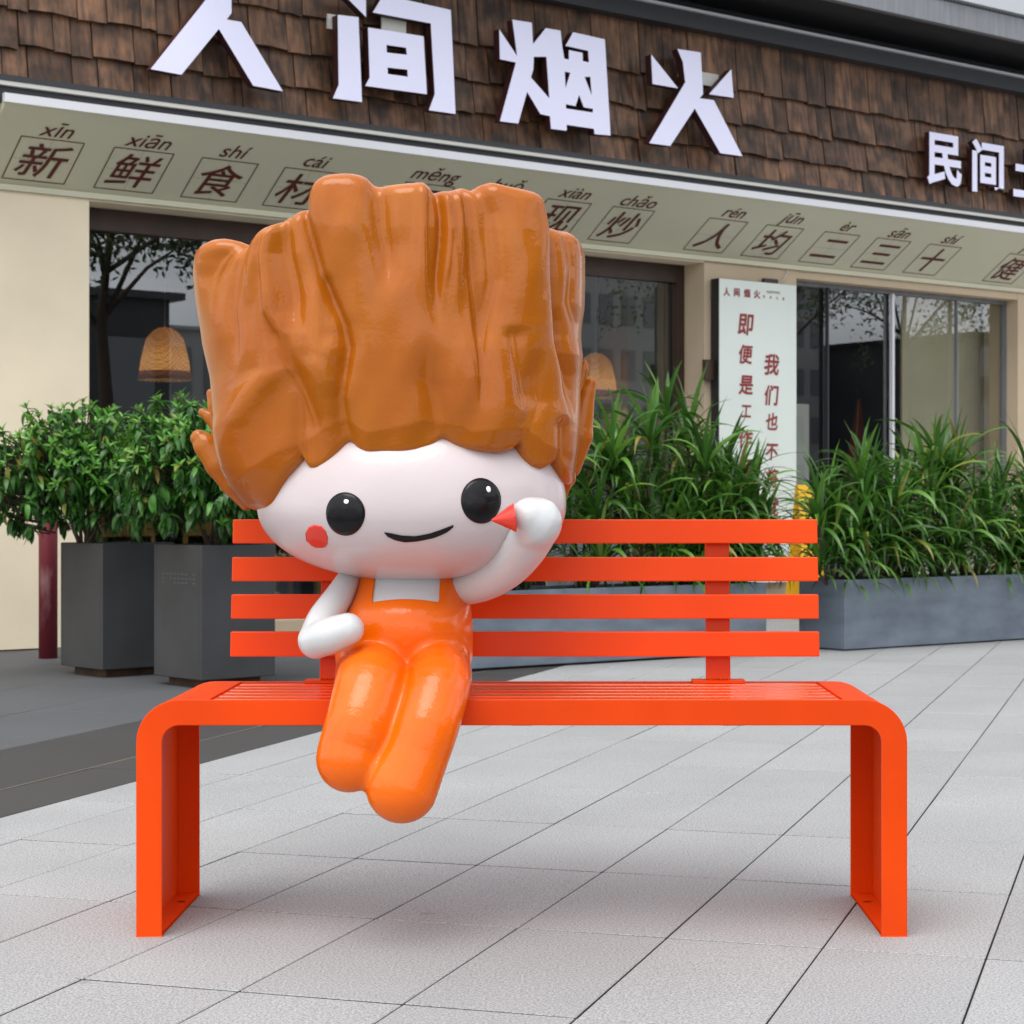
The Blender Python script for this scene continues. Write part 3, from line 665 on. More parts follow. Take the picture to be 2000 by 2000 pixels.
# ------------------------------------------------------------------ strap leaved plants
def strap_mesh(L, w, e0, bend, n=9, twist=0.0):
    """leaf base at the origin, starting in the direction elevation e0 in the XZ plane and bending down by bend"""
    v = []; f = []; x = z = 0.0; ds = L / n
    for i in range(n + 1):
        t = i / n; a = e0 - bend * (t ** 1.25)
        wd = w * (min(1, .45 + 2.6 * t) if t < .25 else 1.0) * (1 - max(0, (t - .45) / .55) ** 1.6) + .0006
        tw = twist * t; cy, sy = math.cos(tw), math.sin(tw)
        nx, nz = -math.sin(a), math.cos(a)
        for sgn, lift in ((-1, .28), (0, 0), (1, .28)):
            yy = sgn * wd * cy; l_ = abs(wd) * lift + sgn * wd * sy
            v.append((x + nx * l_, yy, z + nz * l_))
        x += math.cos(a) * ds; z += math.sin(a) * ds
    for i in range(n):
        k = i * 3; f += [(k, k + 1, k + 4, k + 3), (k + 1, k + 2, k + 5, k + 4)]
    return v, f
straps = []
for e0, bend in ((1.46, .45), (1.32, .9), (1.18, 1.3), (1.05, 1.6), (.95, 1.9), (.8, 2.0), (.6, 2.0), (.35, 1.8), (.1, 1.6)):
    row = []
    for L_, w_ in ((.40, .0140), (.33, .0130), (.45, .0150)):
        v, f = strap_mesh(L_, w_, e0, bend * random.uniform(.85, 1.2), twist=random.uniform(-.7, .7)); row.append(me_from('strap_leaf', v, f, M_STRAP, True))
    straps.append(row)
def strap_plant(s, p, zbase, heads, label, group, hmax, nl=24):
    t, o_ = fthing('strap_leaf_plant', label, 'plant', s, p, zbase, group)
    cb = MB()
    for k in range(heads):
        rr = .05 + .13 * math.sqrt(random.random()); a = random.uniform(0, 2 * math.pi) if k < heads * .45 else random.uniform(-2.7, -.4)
        hz = hmax * (1 - .9 * (k / max(1, heads - 1)) ** .8) + random.uniform(-.03, .03); hz = max(hz, .02)
        x, y = rr * math.cos(a) * 1.35, rr * math.sin(a)
        cb.tube([(x * .3, y * .3, 0), (x * .8, y * .8, hz * .55), (x, y, hz)], [.012, .010, .008], 6)
        lx, ly = math.cos(a) * .12, math.sin(a) * .12
        for j in range(nl):
            ti = j / nl; ei = min(8, int((ti ** .85) * 9)); me = random.choice(straps[ei])
            o = link('leaf', me, t); az = j * 2.39996 + random.uniform(-.3, .3)
            o.location = (x, y, hz + .05 - .07 * ti); sc = random.uniform(.75, 1.08) * (.78 + .3 * math.sin(math.pi * min(1, ti + .25)))
            o.scale = (sc, sc, sc)
            o.rotation_euler = (random.uniform(-.12, .12) + ly * -1.2, random.uniform(-.15, .15) + lx * 1.2, az)
    cb.build('stem', M_BARK, t, True)
gA = 'strap leaved plants in the planter behind the bench'; gB = 'strap leaved plants in the planter right of the bench'
SA = [(7.47, .46, 'strap leaved plant at the far right end of the planter, leaning to the yellow sign'), (7.28, .60, 'strap leaved plant in front of the lower part of the pale sign board'), (5.55, .5, 'strap leaved plant behind the body of the figure, seen between slats'), (6.0, .66, 'strap leaved plant in the planter just right of the raised arm, lowest between slats'),
      (6.42, .78, 'tall strap leaved plant directly right of the big caramel hair'), (6.83, .88, 'tallest strap leaved plant, in front of the brown window jamb'),
      (7.2, .72, 'strap leaved plant with spiky head in front of the black sign edge'), (7.40, .48, 'lower strap leaved plant at the right end of the planter, before the pale sign')]
for s, h, l in SA: strap_plant(s, pA + .2 + random.uniform(-.04, .04), .37, 10, l, gA, h, 28)
SB = [(8.13, .54, 'leftmost strap leaved plant of the right planter beside the yellow sign'), (8.40, .54, 'strap leaved plant of the right planter under the folded red parasol'),
      (8.70, .62, 'strap leaved plant of the right planter under the white mullion'), (9.02, .66, 'strap leaved plant of the right planter before the first cream blind'),
      (9.36, .66, 'strap leaved plant of the right planter before the second cream blind'), (9.74, .60, 'rightmost full strap leaved plant at the photo edge'),
      (10.12, .52, 'strap leaved plant half cut by the right edge of view')]
for s, h, l in SB: strap_plant(s, pB + .18 + random.uniform(-.04, .04), .36, 10, l, gB, h, 29)

# ------------------------------------------------------------------ shrubs
def shrub_leaf(L, w, curl):
    v = []; f = []; n = 5
    for i in range(n + 1):
        t = i / n; wd = w * (math.sin(math.pi * min(1, t ** .8 * .97 + .03)) ** .75) + (.0006 if i in (0, n) else 0)
        x = L * t * math.cos(curl * t); z = -L * t * math.sin(curl * t * .9)
        v += [(x, -wd, z + wd * .35), (x, 0, z), (x, wd, z + wd * .35)]
    for i in range(n):
        k = i * 3; f += [(k, k + 1, k + 4, k + 3), (k + 1, k + 2, k + 5, k + 4)]
    return np.array(v), f
LV = [shrub_leaf(.078, .0125, .55), shrub_leaf(.068, .0115, .3), shrub_leaf(.088, .014, .75)]
LN = [shrub_leaf(.045, .0075, .1), shrub_leaf(.038, .0065, .25)]
LVm = [me_from('leaf', v, f, M_SHRUB, True) for v, f in LV]; LNm = [me_from('leaf', v, f, M_SHRUBN, True) for v, f in LN]
def shrub(cx, cy, base_z, zc, rx, ry, rzu, rzd, label, seed, ncl=430):
    rs = random.Random(seed)
    t = thing('shrub', label, 'shrub', (cx, cy, base_z), 0, 'leafy shrubs in charcoal pots')
    twigs = MB(); allv = {0: MB(), 1: MB()}; placed = 0
    camv = Vector((-cx, -cy, 0)).normalized(); cand = []
    for k in range(ncl):
        # direction on a flattened dome, uneven surface
        th = rs.uniform(0, 2 * math.pi); zc_ = rs.uniform(-.85, 1)
        rxy = math.sqrt(1 - min(1, abs(zc_)) ** 2.6); bump_ = 1 + .10 * math.sin(3 * th + seed) + .07 * math.sin(7 * th + 3 * zc_) + rs.uniform(-.1, .07)
        shell = rs.choice((1, 1, 1, .86, .7, .5)) * bump_
        d = np.array([math.cos(th) * rxy, math.sin(th) * rxy, zc_])
        p = np.array([d[0] * rx, d[1] * ry, d[2] * (rzu if zc_ > 0 else rzd)]) * shell + np.array([0, 0, zc - base_z])
        out_ = np.array([d[0] * .8, d[1] * .8, max(-.1, zc_) + .45]); out_ /= np.linalg.norm(out_)
        young = zc_ > .05 and rs.random() < .9 or rs.random() < .12
        if shell > .8: twigs.tube([p * np.array([.55, .55, .8]) - out_ * .02, p - out_ * .03, p], [.004, .003, .002], 4)
        nlf = 9
        for j in range(nlf):
            az = j * 2.4 + rs.uniform(-.3, .3); lowness = j / nlf
            if young and j < 5: kind = 1; el = rs.uniform(.5, 1.1); idx = rs.randrange(2)
            else: kind = 0; el = rs.uniform(-.9, .7) - (.5 if zc_ < 0 else 0) - .15 * lowness; idx = rs.randrange(3)
            base = p - out_ * .035 * lowness
            sc = rs.uniform(.8, 1.15)
            rot = Euler((rs.uniform(-.4, .4), -el, az)).to_matrix() 
            if kind: rot = Vector((0, 0, 1)).rotation_difference(Vector(out_)).to_matrix() @ rot
            facing = float(np.dot(p, camv)) + p[2] * .3 + (.3 if shell > .8 else 0)
            cand.append((facing, kind, idx, base, rot, sc))
    cand.sort(key=lambda c: -c[0])
    step = max(1, int(len(cand) * .5 / 290)); singles = set(range(0, int(len(cand) * .5), step)); singles = set(sorted(singles)[:290])
    for i, (_, kind, idx, base, rot, sc) in enumerate(cand):
        if i in singles:
            o = link('leaf', (LNm if kind else LVm)[idx], t); o.matrix_local = Matrix.Translation(base) @ rot.to_4x4() @ Matrix.Scale(sc, 4)
        else:
            v, f = (LN if kind else LV)[idx]; m3 = np.array(rot) * sc
            allv[kind].add(v @ m3.T + base, f)
    tag(allv[0].build('foliage', M_SHRUB, t, True), kind='stuff'); tag(allv[1].build('young_foliage', M_SHRUBN, t, True), kind='stuff')
    zb0 = 0.0
    for k in range(7):
        a = rs.uniform(0, 6.28); r_ = rs.uniform(.1, .28)
        twigs.tube([(rs.uniform(-.03, .03), rs.uniform(-.03, .03), -.02), (r_ * .35 * math.cos(a), r_ * .35 * math.sin(a), .12), (r_ * math.cos(a), r_ * math.sin(a), .45)], [.011, .009, .004], 6)
    twigs.build('stem', M_BARK, t, True)
k1 = np.array(c1) + .2 * np.array([math.cos(R(43.2)) - math.sin(R(43.2)), math.sin(R(43.2)) + math.cos(R(43.2))])
k2 = np.array(c2) + .2 * np.array([math.cos(R(43.2)) - math.sin(R(43.2)), math.sin(R(43.2)) + math.cos(R(43.2))])
shrub(k1[0] - .17, k1[1], .58, .99, .46, .40, .31, .27, 'wide leafy shrub in the left charcoal pot, touching the left edge of view', 3, 640)
shrub(k2[0] - .02, k2[1], .60, 1.00, .40, .38, .33, .30, 'leafy shrub in the right charcoal pot, next to the caramel hair', 5, 580)

# ------------------------------------------------------------------ bench
XL, XR, YF, YB, ZS = -.802, .669, 3.74, 4.14, .452
bench = thing('bench', 'glossy orange red metal bench with slatted seat and four slat back', 'bench', ((XL + XR) / 2, YF, 0))
BO = np.array([(XL + XR) / 2, YF, 0])
def u_path(r_out, n=10):
    pts = [(XL, 0.0)]
    for i in range(n + 1):
        a = math.pi - i * math.pi / 2 / n; pts.append((XL + r_out + r_out * math.cos(a), ZS - r_out + r_out * math.sin(a)))
    for i in range(n + 1):
        a = math.pi / 2 - i * math.pi / 2 / n; pts.append((XR - r_out + r_out * math.cos(a), ZS - r_out + r_out * math.sin(a)))
    pts.append((XR, 0.0)); return pts
RO = .082; BW = .049
outer = u_path(RO)
def u_off(d):
    pts = [(XL + d, 0.0)]; n = 10; r_ = RO - d
    for i in range(n + 1):
        a = math.pi - i * math.pi / 2 / n; pts.append((XL + RO + r_ * math.cos(a), ZS - RO + r_ * math.sin(a)))
    for i in range(n + 1):
        a = math.pi / 2 - i * math.pi / 2 / n; pts.append((XR - RO + r_ * math.cos(a), ZS - RO + r_ * math.sin(a)))
    pts.append((XR - d, 0.0)); return pts
def band(d0, d1, y0, y1, i0=0, i1=None, b=None):
    """solid strip between two offsets of the U path, between y0 and y1, over path points i0..i1"""
    b = b or MB(); A, B = u_off(d0), u_off(d1); A, B = A[i0:i1], B[i0:i1]; n = len(A)
    v = [(x, y0, z) for x, z in A] + [(x, y0, z) for x, z in B] + [(x, y1, z) for x, z in A] + [(x, y1, z) for x, z in B]
    f = []
    for i in range(n - 1):
        f += [(i, i + 1, n + i + 1, n + i)[::-1], (2 * n + i, 2 * n + i + 1, 3 * n + i + 1, 3 * n + i), (i, i + 1, 2 * n + i + 1, 2 * n + i), (n + i, n + i + 1, 3 * n + i + 1, 3 * n + i)[::-1]]
    f += [(0, n, 3 * n, 2 * n), (n - 1, 2 * n - 1, 4 * n - 1, 3 * n - 1)[::-1]]
    return b.add(v, f)
def bevel(o, w=.0015, seg=2):
    md = o.modifiers.new('edge', 'BEVEL'); md.width = w; md.segments = seg; md.limit_method = 'ANGLE'; md.angle_limit = R(40); md.harden_normals = False
    return o
TW = .004
bevel(band(0, BW, YF, YF + TW * 1.5).build('front_frame', M_BENCH, bench, False, BO))
bevel(band(0, BW, YB - TW * 1.5, YB).build('rear_frame', M_BENCH, bench, False, BO))
n_ = len(outer)
xe0, xe1 = (409.5 - U0) / 1024, (1645.5 - U0) / 1024
for side, (i0, i1) in (('l', (0, 12)), ('r', (12, n_))):
    b = band(.0005, TW, YF + TW * 1.5 + .0003, YB - TW * 1.5 - .0003, i0, i1)
    # flat run of the seat top up to the slat field
    if side == 'l': b.box(XL + RO, xe0 - .004, YF + .0065, YB - .0065, ZS - TW, ZS - .0005)
    else: b.box(xe1 + .004, XR - RO, YF + .0065, YB - .0065, ZS - TW, ZS - .0005)
    b.build('leg_plate', M_BENCH, bench, False, BO)
    b = MB()
    xa, xb = (XL + TW + .0005, XL + BW) if side == 'l' else (XR - BW, XR - TW - .0005)
    hx = xb - .020 if side == 'l' else xa + .020
    # foot plate with a bolt hole: built as a ring round the hole
    ya, yb, hr = YF + .0066, YB - .0066, .006; hy = YB - .10
    v_, t_ = fill_poly([[(xa, ya), (xb, ya), (xb, yb), (xa, yb)], [(hx + hr * 1.6 * math.cos(k), hy + hr * math.sin(k)) for k in [i * math.pi / 6 for i in range(12)]]])
    b.add([(x, y, .0065) for x, y in v_], t_); b.box(xa, xb, ya, yb, .001, .0022)
    b.build('foot_plate', M_BENCH, bench, False, BO)
# side rails of slat field and slats
for xe, sg in ((xe0, 1), (xe1, -1)):
    MB().box(min(xe - .004 * sg, xe + .03 * sg) + .0005, max(xe - .004 * sg, xe + .03 * sg) - .0005, YF + .0066, YB - .0066, ZS - .030, ZS - .0045).build('cross_rail', M_BENCH, bench, False, BO)
ns = 6; GP = .024; y = YF + .024; sw = (YB - .024 - y + GP) / ns
for k in range(ns):
    o = MB().box(xe0 + .001, xe1 - .001, y + k * sw, y + (k + 1) * sw - GP, ZS - .028, ZS - .001).build('seat_slat', M_SLAT, bench, False, BO)
    bevel(o, .004, 3)
for xc in (-.47, -.066, .338):
    MB().box(xc - .02, xc + .02, YF + .0066, YB - .0066, ZS - .05, ZS - .0285).build('cross_rail', M_BENCH, bench, False, BO)
for xa in (-.497, .3145):
    yb0, yt0 = 4.112, 4.158; lean = (yt0 - yb0) / .40
    v = []
    for z in (ZS + .0055, ZS + .325):
        yy = yb0 + lean * (z - ZS)
        v += [(xa, yy, z), (xa + .0505, yy, z), (xa + .0505, yy + .022, z), (xa, yy + .022, z)]
    po = bevel(obj('back_post', v, [(0, 3, 2, 1), (4, 5, 6, 7), (0, 1, 5, 4), (1, 2, 6, 5), (2, 3, 7, 6), (3, 0, 4, 7)], M_BENCH, bench, False, BO), .002)
    MB().box(xa - .03, xa + .08, YB - .05, YB + .004, ZS - .0003, ZS + .0052).build('base_plate', M_BENCH, bench, False, BO)
    wb = MB()
    for k in range(9):
        c = np.array([xa + .003 + k * .0055, yb0 - .001, ZS + .007]); r_ = random.uniform(.0018, .0032)
        wb.lathe([(.0003, c[2] + r_), (r_ * .8, c[2] + r_ * .6), (r_, c[2]), (r_ * .7, c[2] - r_ * .7)], 6, (c[0], c[1]))
    wb.build('weld_bead', M_BENCH, bench, True, BO)
XS0, XS1 = -.680, .548
for k, (vt, vb) in enumerate(((1014.5, 1061), (1088, 1134.5), (1160.5, 1207.5), (1233, 1281))):
    yy = 4.137 - k * .0105
    zt, zb_ = CH + (V0 - vt) / F * yy, CH + (V0 - vb) / F * yy
    dy = (zt - zb_) * .115
    v = []
    for z, oy in ((zb_, 0), (zt, dy)):
        v += [(XS0, yy + oy - .022, z), (XS1, yy + oy - .022, z), (XS1, yy + oy - .0005, z), (XS0, yy + oy - .0005, z)]
    o = obj('back_slat', v, [(0, 3, 2, 1), (4, 5, 6, 7), (0, 1, 5, 4), (1, 2, 6, 5), (2, 3, 7, 6), (3, 0, 4, 7)], M_BENCH, bench, False, BO); bevel(o, .002)

# ------------------------------------------------------------------ implicit surfaces for the figure
def rcone(p, a, b, ra, rb):
    a = np.asarray(a); b = np.asarray(b); ab = b - a; t = np.clip(((p - a) @ ab) / (ab @ ab), 0, 1)
    return np.linalg.norm(p - a - t[..., None] * ab, axis=-1) - (ra + (rb - ra) * t)
def elli(p, c, r):
    q = (p - np.asarray(c)) / np.asarray(r); k0 = np.linalg.norm(q, axis=-1); k1 = np.linalg.norm(q / np.asarray(r), axis=-1)
    return k0 * (k0 - 1) / (k1 + 1e-9)
def smin(a, b, k):
    h = np.clip(.5 + .5 * (b - a) / k, 0, 1); return b * (1 - h) + a * h - k * h * (1 - h)
def chain(p, nodes, k=None):
    d = None
    for (a, ra), (b, rb) in zip(nodes[:-1], nodes[1:]):
        e = rcone(p, a, b, ra, rb); d = e if d is None else (np.minimum(d, e) if k is None else smin(d, e, k))
    return d
def nets(fn, lo, hi, h):
    lo = np.asarray(lo, float); hi = np.asarray(hi, float); n = np.ceil((hi - lo) / h).astype(int) + 1
    ax = [lo[i] + h * np.arange(n[i]) for i in range(3)]
    G = np.empty(n, np.float32)
    for i in range(n[0]):
        Yg, Zg = np.meshgrid(ax[1], ax[2], indexing='ij'); P = np.stack([np.full_like(Yg, ax[0][i]), Yg, Zg], -1); G[i] = fn(P)
    ins = G < 0
    c = sum(ins[i:n[0] - 1 + i, j:n[1] - 1 + j, k:n[2] - 1 + k].astype(int) for i in (0, 1) for j in (0, 1) for k in (0, 1))
    act = (c > 0) & (c < 8); ids = -np.ones(act.shape, int); cells_ = np.argwhere(act); ids[act] = np.arange(len(cells_))
    acc = np.zeros((len(cells_), 3)); cnt = np.zeros(len(cells_))
    for d in range(3):
        e = [(d + 1) % 3, (d + 2) % 3]
        for a in (0, 1):
            for b in (0, 1):
                o0 = np.zeros(3, int); o0[e[0]] = a; o0[e[1]] = b; o1 = o0.copy(); o1[d] = 1
                i0 = cells_ + o0; i1 = cells_ + o1; g0 = G[tuple(i0.T)]; g1 = G[tuple(i1.T)]
                m = (g0 < 0) != (g1 < 0); t = np.where(m, g0 / np.where(m, g0 - g1, 1), 0)
                pt = i0 + (i1 - i0) * t[:, None]; acc[m] += pt[m]; cnt[m] += 1
    V = lo + h * acc / cnt[:, None]
    # project on the surface
    for _ in range(2):
        e_ = 1e-4; f0 = fn(V); gr = np.stack([(fn(V + e_ * np.eye(3)[i]) - f0) / e_ for i in range(3)], -1)
        st = -f0[:, None] * gr / np.maximum((gr ** 2).sum(-1, keepdims=True), 1e-6)
        ln = np.linalg.norm(st, axis=1, keepdims=True); st *= np.minimum(1, h * .7 / np.maximum(ln, 1e-9)); V = V + st
    Fc = []
    for d in range(3):
        e0, e1 = (d + 1) % 3, (d + 2) % 3
        sl0 = [slice(0, None)] * 3
        A = ins; sh = list(A.shape)
        i0 = [slice(1, sh[0] - 1)] * 3
        idx = [slice(1, sh[k] - 1) for k in range(3)]; idx[d] = slice(0, sh[d] - 1)
        jdx = [slice(1, sh[k] - 1) for k in range(3)]; jdx[d] = slice(1, sh[d])
        x = A[tuple(idx)]; y_ = A[tuple(jdx)]; cr = np.argwhere(x != y_)
        if not len(cr): continue
        base = cr.copy()
        for k in range(3):
            if k != d: base[:, k] += 1
        flip = x[tuple(cr.T)]
        q = []
        for da, db in ((0, 0), (1, 0), (1, 1), (0, 1)):
            bb = base.copy(); bb[:, e0] -= da; bb[:, e1] -= db; q.append(ids[tuple(bb.T)])
        q = np.stack(q, -1); q[flip] = q[flip][:, ::-1]; Fc.append(q[:, ::-1])
    return V, np.concatenate(Fc)
def fast_mesh(name, V, Q, m, parent, off, smooth=True):
    me = bpy.data.meshes.new(name); V = np.asarray(V, np.float32) - np.asarray(off, np.float32); Q = np.asarray(Q, np.int32)
    me.vertices.add(len(V)); me.vertices.foreach_set('co', V.ravel()); me.loops.add(Q.size); me.loops.foreach_set('vertex_index', Q.ravel())
    me.polygons.add(len(Q)); me.polygons.foreach_set('loop_start', np.arange(0, Q.size, 4, dtype=np.int32)); me.polygons.foreach_set('loop_total', np.full(len(Q), 4, np.int32))
    me.update(calc_edges=True); me.polygons.foreach_set('use_smooth', [smooth] * len(Q)); me.materials.append(m); return link(name, me, parent)
def PR(u, v, Y, r): return (px(u, v, Y), r * Y / F)

FGO = np.array([-.27, 3.86, ZS])
fig = thing('cartoon_figure', 'glossy big headed cartoon statue with caramel hair and orange overalls waving from the bench', 'statue', tuple(FGO))
HC = px(805, 985, 3.87); SCL = 3.87 / F
def head_sdf(p):
    q = p - HC; up_ = q[..., 2] > 0
    rz = np.where(up_, 205 * SCL, 149 * SCL); ry = .230
    qq = np.stack([q[..., 0] / (301 * SCL), q[..., 1] / ry, q[..., 2] / rz], -1)
    k = (np.abs(qq[..., 0]) ** 2.12 + np.abs(qq[..., 1]) ** 2.12 + np.abs(qq[..., 2]) ** 2.12) ** (1 / 2.12)
    return (k - 1) * .17
V, Q = nets(head_sdf, HC - [.34, .28, .2], HC + [.34, .28, .26], .006)
fast_mesh('head', V, Q, M_FACE, fig, FGO)

def spline(nodes, sub=6):
    P_ = np.array([np.append(a, r) for a, r in nodes]); n = len(P_); o = []
    for i in range(n - 1):
        p0, p1, p2, p3 = P_[max(i - 1, 0)], P_[i], P_[i + 1], P_[min(i + 2, n - 1)]
        for t in np.linspace(0, 1, sub, endpoint=False):
            o.append(.5 * (2 * p1 + (p2 - p0) * t + (2 * p0 - 5 * p1 + 4 * p2 - p3) * t * t + (3 * p1 - p0 - 3 * p2 + p3) * t ** 3))
    o.append(P_[-1]); return [(q[:3], float(q[3])) for q in o]
# torso, overalls and shirt
TN = spline([PR(797, 1150, 3.89, 101), PR(802, 1195, 3.885, 117), PR(797, 1240, 3.88, 127), PR(789, 1275, 3.875, 134)], 3)
def torso(p):
    q = p.copy(); q[..., 1] = (q[..., 1] - 3.885) * 1.3 + 3.885
    TNq = [(a * [1, 1.3, 1] - [0, 3.885 * .3, 0], r) for a, r in TN]
    return np.maximum(chain(q, TNq) * .9, ZS - .0005 - p[..., 2])
def belly(p): return elli(p, px(790, 1226, 3.82), [112 * 3.8 / F, .078, 80 * 3.8 / F])
leg1 = spline([PR(724, 1322, 3.82, 70), PR(724, 1340, 3.70, 71), PR(704, 1412, 3.638, 68), PR(688, 1460, 3.628, 66), PR(682, 1483, 3.622, 64.5)], 5)
leg2 = spline([PR(856, 1316, 3.82, 66), PR(857, 1338, 3.70, 62), PR(836, 1414, 3.635, 62), PR(812, 1478, 3.62, 64), PR(785, 1537, 3.61, 71)], 5)
L1 = [(np.array([a[0], (a[1] - 3.66) * 1.22 + 3.66, a[2]]), r) for a, r in leg1]; L2 = [(np.array([a[0], (a[1] - 3.66) * 1.22 + 3.66, a[2]]), r) for a, r in leg2]
def bodyfn(p, grow=0.0):
    t = smin(torso(p), belly(p), .045)
    q = p.copy(); q[..., 1] = (q[..., 1] - 3.66) * 1.22 + 3.66
    l = smin(chain(q, L1), chain(q, L2), .018) * .92
    return smin(t, l, .017) - grow
zw = px(790, 1172, 3.79)[2]; zw2 = px(790, 1171, 3.9)[2]
xw0, xw1 = px(728, 1172, 3.79)[0], px(857, 1172, 3.79)[0]
def window(p):
    xm = (xw0 + xw1) / 2; hw = (xw1 - xw0) / 2
    dx = np.abs(p[..., 0] - xm) - hw; dz = (zw - .007 * (1 - ((p[..., 0] - xm) / hw) ** 2) * -1) - p[..., 2] - .004
    return np.maximum(dx, dz)
armL = px(686, 1150, 3.87); armR = px(905, 1150, 3.87)
def overalls(p):
    d = bodyfn(p)
    d = np.maximum(d, -window(p))
    # arm holes: remove round volume at both shoulders
    d = np.maximum(d, -rcone(p, px(672, 1120, 3.80), px(648, 1178, 3.92), .026, .030))
    d = np.maximum(d, -rcone(p, px(922, 1120, 3.79), px(958, 1165, 3.90), .036, .032))
    return d
lo, hi = px(560, 1640, 3.9), px(960, 1100, 3.9)
lo = np.array([lo[0], 3.52, px(700, 1640, 3.62)[2]]); hi = np.array([hi[0], 4.05, hi[2] + .01])
V, Q = nets(overalls, lo, hi, .0042); fast_mesh('overalls', V, Q, M_OVER, fig, FGO)
def shirt(p):
    d = bodyfn(p) + .004
    return np.maximum(d, zw - .05 - p[..., 2])
V, Q = nets(shirt, np.array([lo[0], 3.7, zw - .06]), hi, .005); fast_mesh('shirt', V, Q, M_WHITE, fig, FGO)
# arms
aR = spline([PR(896, 1150, 3.88, 34), PR(946, 1134, 3.83, 39), PR(991, 1106, 3.775, 42), PR(1026, 1068, 3.715, 43), PR(1048, 1030, 3.665, 44), PR(1050, 1017, 3.65, 44)])
handR = [PR(1049, 1020, 3.645, 42), PR(1030, 1006, 3.63, 31)]
def rightarm(p): return smin(chain(p, aR), chain(p, handR), .020)
V, Q = nets(rightarm, (px(860, 1220, 3.8) * [1, 0, 1] + [0, 3.55, 0]), (px(1120, 940, 3.9) * [1, 0, 1] + [0, 3.95, 0]), .0042)
fast_mesh('arm', V, Q, M_WHITE, fig, FGO)
aL = spline([PR(682, 1128, 3.87, 22), PR(662, 1165, 3.83, 28), PR(632, 1210, 3.78, 32), PR(618, 1250, 3.74, 35)])
fL = spline([PR(618, 1251, 3.735, 35), PR(646, 1241, 3.712, 36), PR(679, 1229, 3.70, 32)])
def leftarm(p): return smin(chain(p, aL), chain(p, fL), .005)
V, Q = nets(leftarm, (px(560, 1310, 3.8) * [1, 0, 1] + [0, 3.6, 0]), (px(740, 1085, 3.8) * [1, 0, 1] + [0, 3.95, 0]), .0042)
fast_mesh('arm', V, Q, M_WHITE, fig, FGO)
# red pointed tip by the waving hand
def tip(p):
    return smin(rcone(p, px(968, 1014, 3.602), px(997, 1011, 3.612), .002, .021), rcone(p, px(996, 990, 3.61), px(1000, 1032, 3.61), .003, .003), .012)
def tip2(p):
    a = px(961, 1016, 3.596); b = px(1004, 1011, 3.600); ab = b - a; t = ((p - a) @ ab) / (ab @ ab); L_ = np.linalg.norm(ab)
    r_ = np.linalg.norm(p - a - t[..., None] * ab, axis=-1)
    return np.maximum(np.maximum(r_ - .001 - .0245 * np.clip(t, 0, 1.2), -t * L_), (t - 1) * L_) - .0012
V, Q = nets(tip2, px(940, 1060, 3.6) * [1, 0, 1] + [0, 3.55, 0], px(1030, 965, 3.6) * [1, 0, 1] + [0, 3.68, 0], .0018)
fast_mesh('pointed_tip', V, Q, M_RED, fig, FGO)

# painted features: discs laid on the head by tracing sight lines, with a slight bulge
def trace(u, v):
    d = np.array([(u - U0) / F, 1, (V0 - v) / F]); t = 3.4; o_ = np.array([0, 0, CH])
    for _ in range(200):
        s_ = float(head_sdf(o_ + d * t)); t += max(s_ * .6, -.01)
        if abs(s_) < 1e-5: break
    p = o_ + d * t; e_ = 1e-4; n = np.array([float(head_sdf(p + e_ * np.eye(3)[i]) - head_sdf(p)) for i in range(3)]); return p, n / np.linalg.norm(n)
def patch(name, poly, m, lift, bulge, rings=6, parent=fig):
    poly = np.array(poly, float); c = poly.mean(0); n = len(poly); v = []; nr = []
    p, nn = trace(*c); v.append(p + nn * (lift + bulge))
    for r in range(1, rings + 1):
        t = r / rings
        for q in poly:
            uv = c + (q - c) * t; p, nn = trace(*uv); v.append(p + nn * (lift + bulge * (1 - t ** 2.2) if r < rings else lift))
    base = len(v)
    for q in poly: p, nn = trace(*q); v.append(p - nn * .004)
    f = [(0, 1 + (i + 1) % n, 1 + i) for i in range(n)]
    for r in range(rings):
        a = 1 + r * n; b = a + n
        for i in range(n): f.append((a + i, a + (i + 1) % n, b + (i + 1) % n, b + i))
    return obj(name, v, f, m, parent, True, FGO)
def ell(u, v, ru, rv, n=40, w=.0, rot=0):
    return [(u + ru * math.cos(a) * (1 + w * math.sin(3 * a + u)), v + rv * math.sin(a) * (1 + w * math.cos(2 * a + v))) for a in [2 * math.pi * k / n for k in range(n)]]
patch('eye', ell(675, 1003.5, 38, 42, w=.012), M_BLACK, .0015, .007)
patch('eye', ell(939, 978, 39, 44, w=.012), M_BLACK, .0015, .007)
patch('eye_highlight', ell(678, 981.5, 6.2, 6.2, 16), M_DOT, .0058, .0015, 2)
patch('eye_highlight', ell(951.6, 957.5, 4.8, 7, 16), M_DOT, .0062, .0015, 2)
patch('cheek', [(617.7 + x, 1047.5 + y) for x, y in [(-21, -6), (-15, -18), (-4, -23), (10, -21), (19, -10), (23, 2), (22, 15), (18, 21), (0, 22), (-10, 17), (-19, 8)]], M_RED, .0012, .001)
mo = [(775, 358), (800, 362), (860, 375), (930, 378), (1000, 365), (1060, 345), (1108, 323), (1120, 321), (1122, 333), (1095, 355), (1060, 373), (1020, 388), (940, 404), (880, 409), (830, 400), (795, 382)]
mo = [(450 + x * .3882, 900 + y * .3882) for x, y in mo]
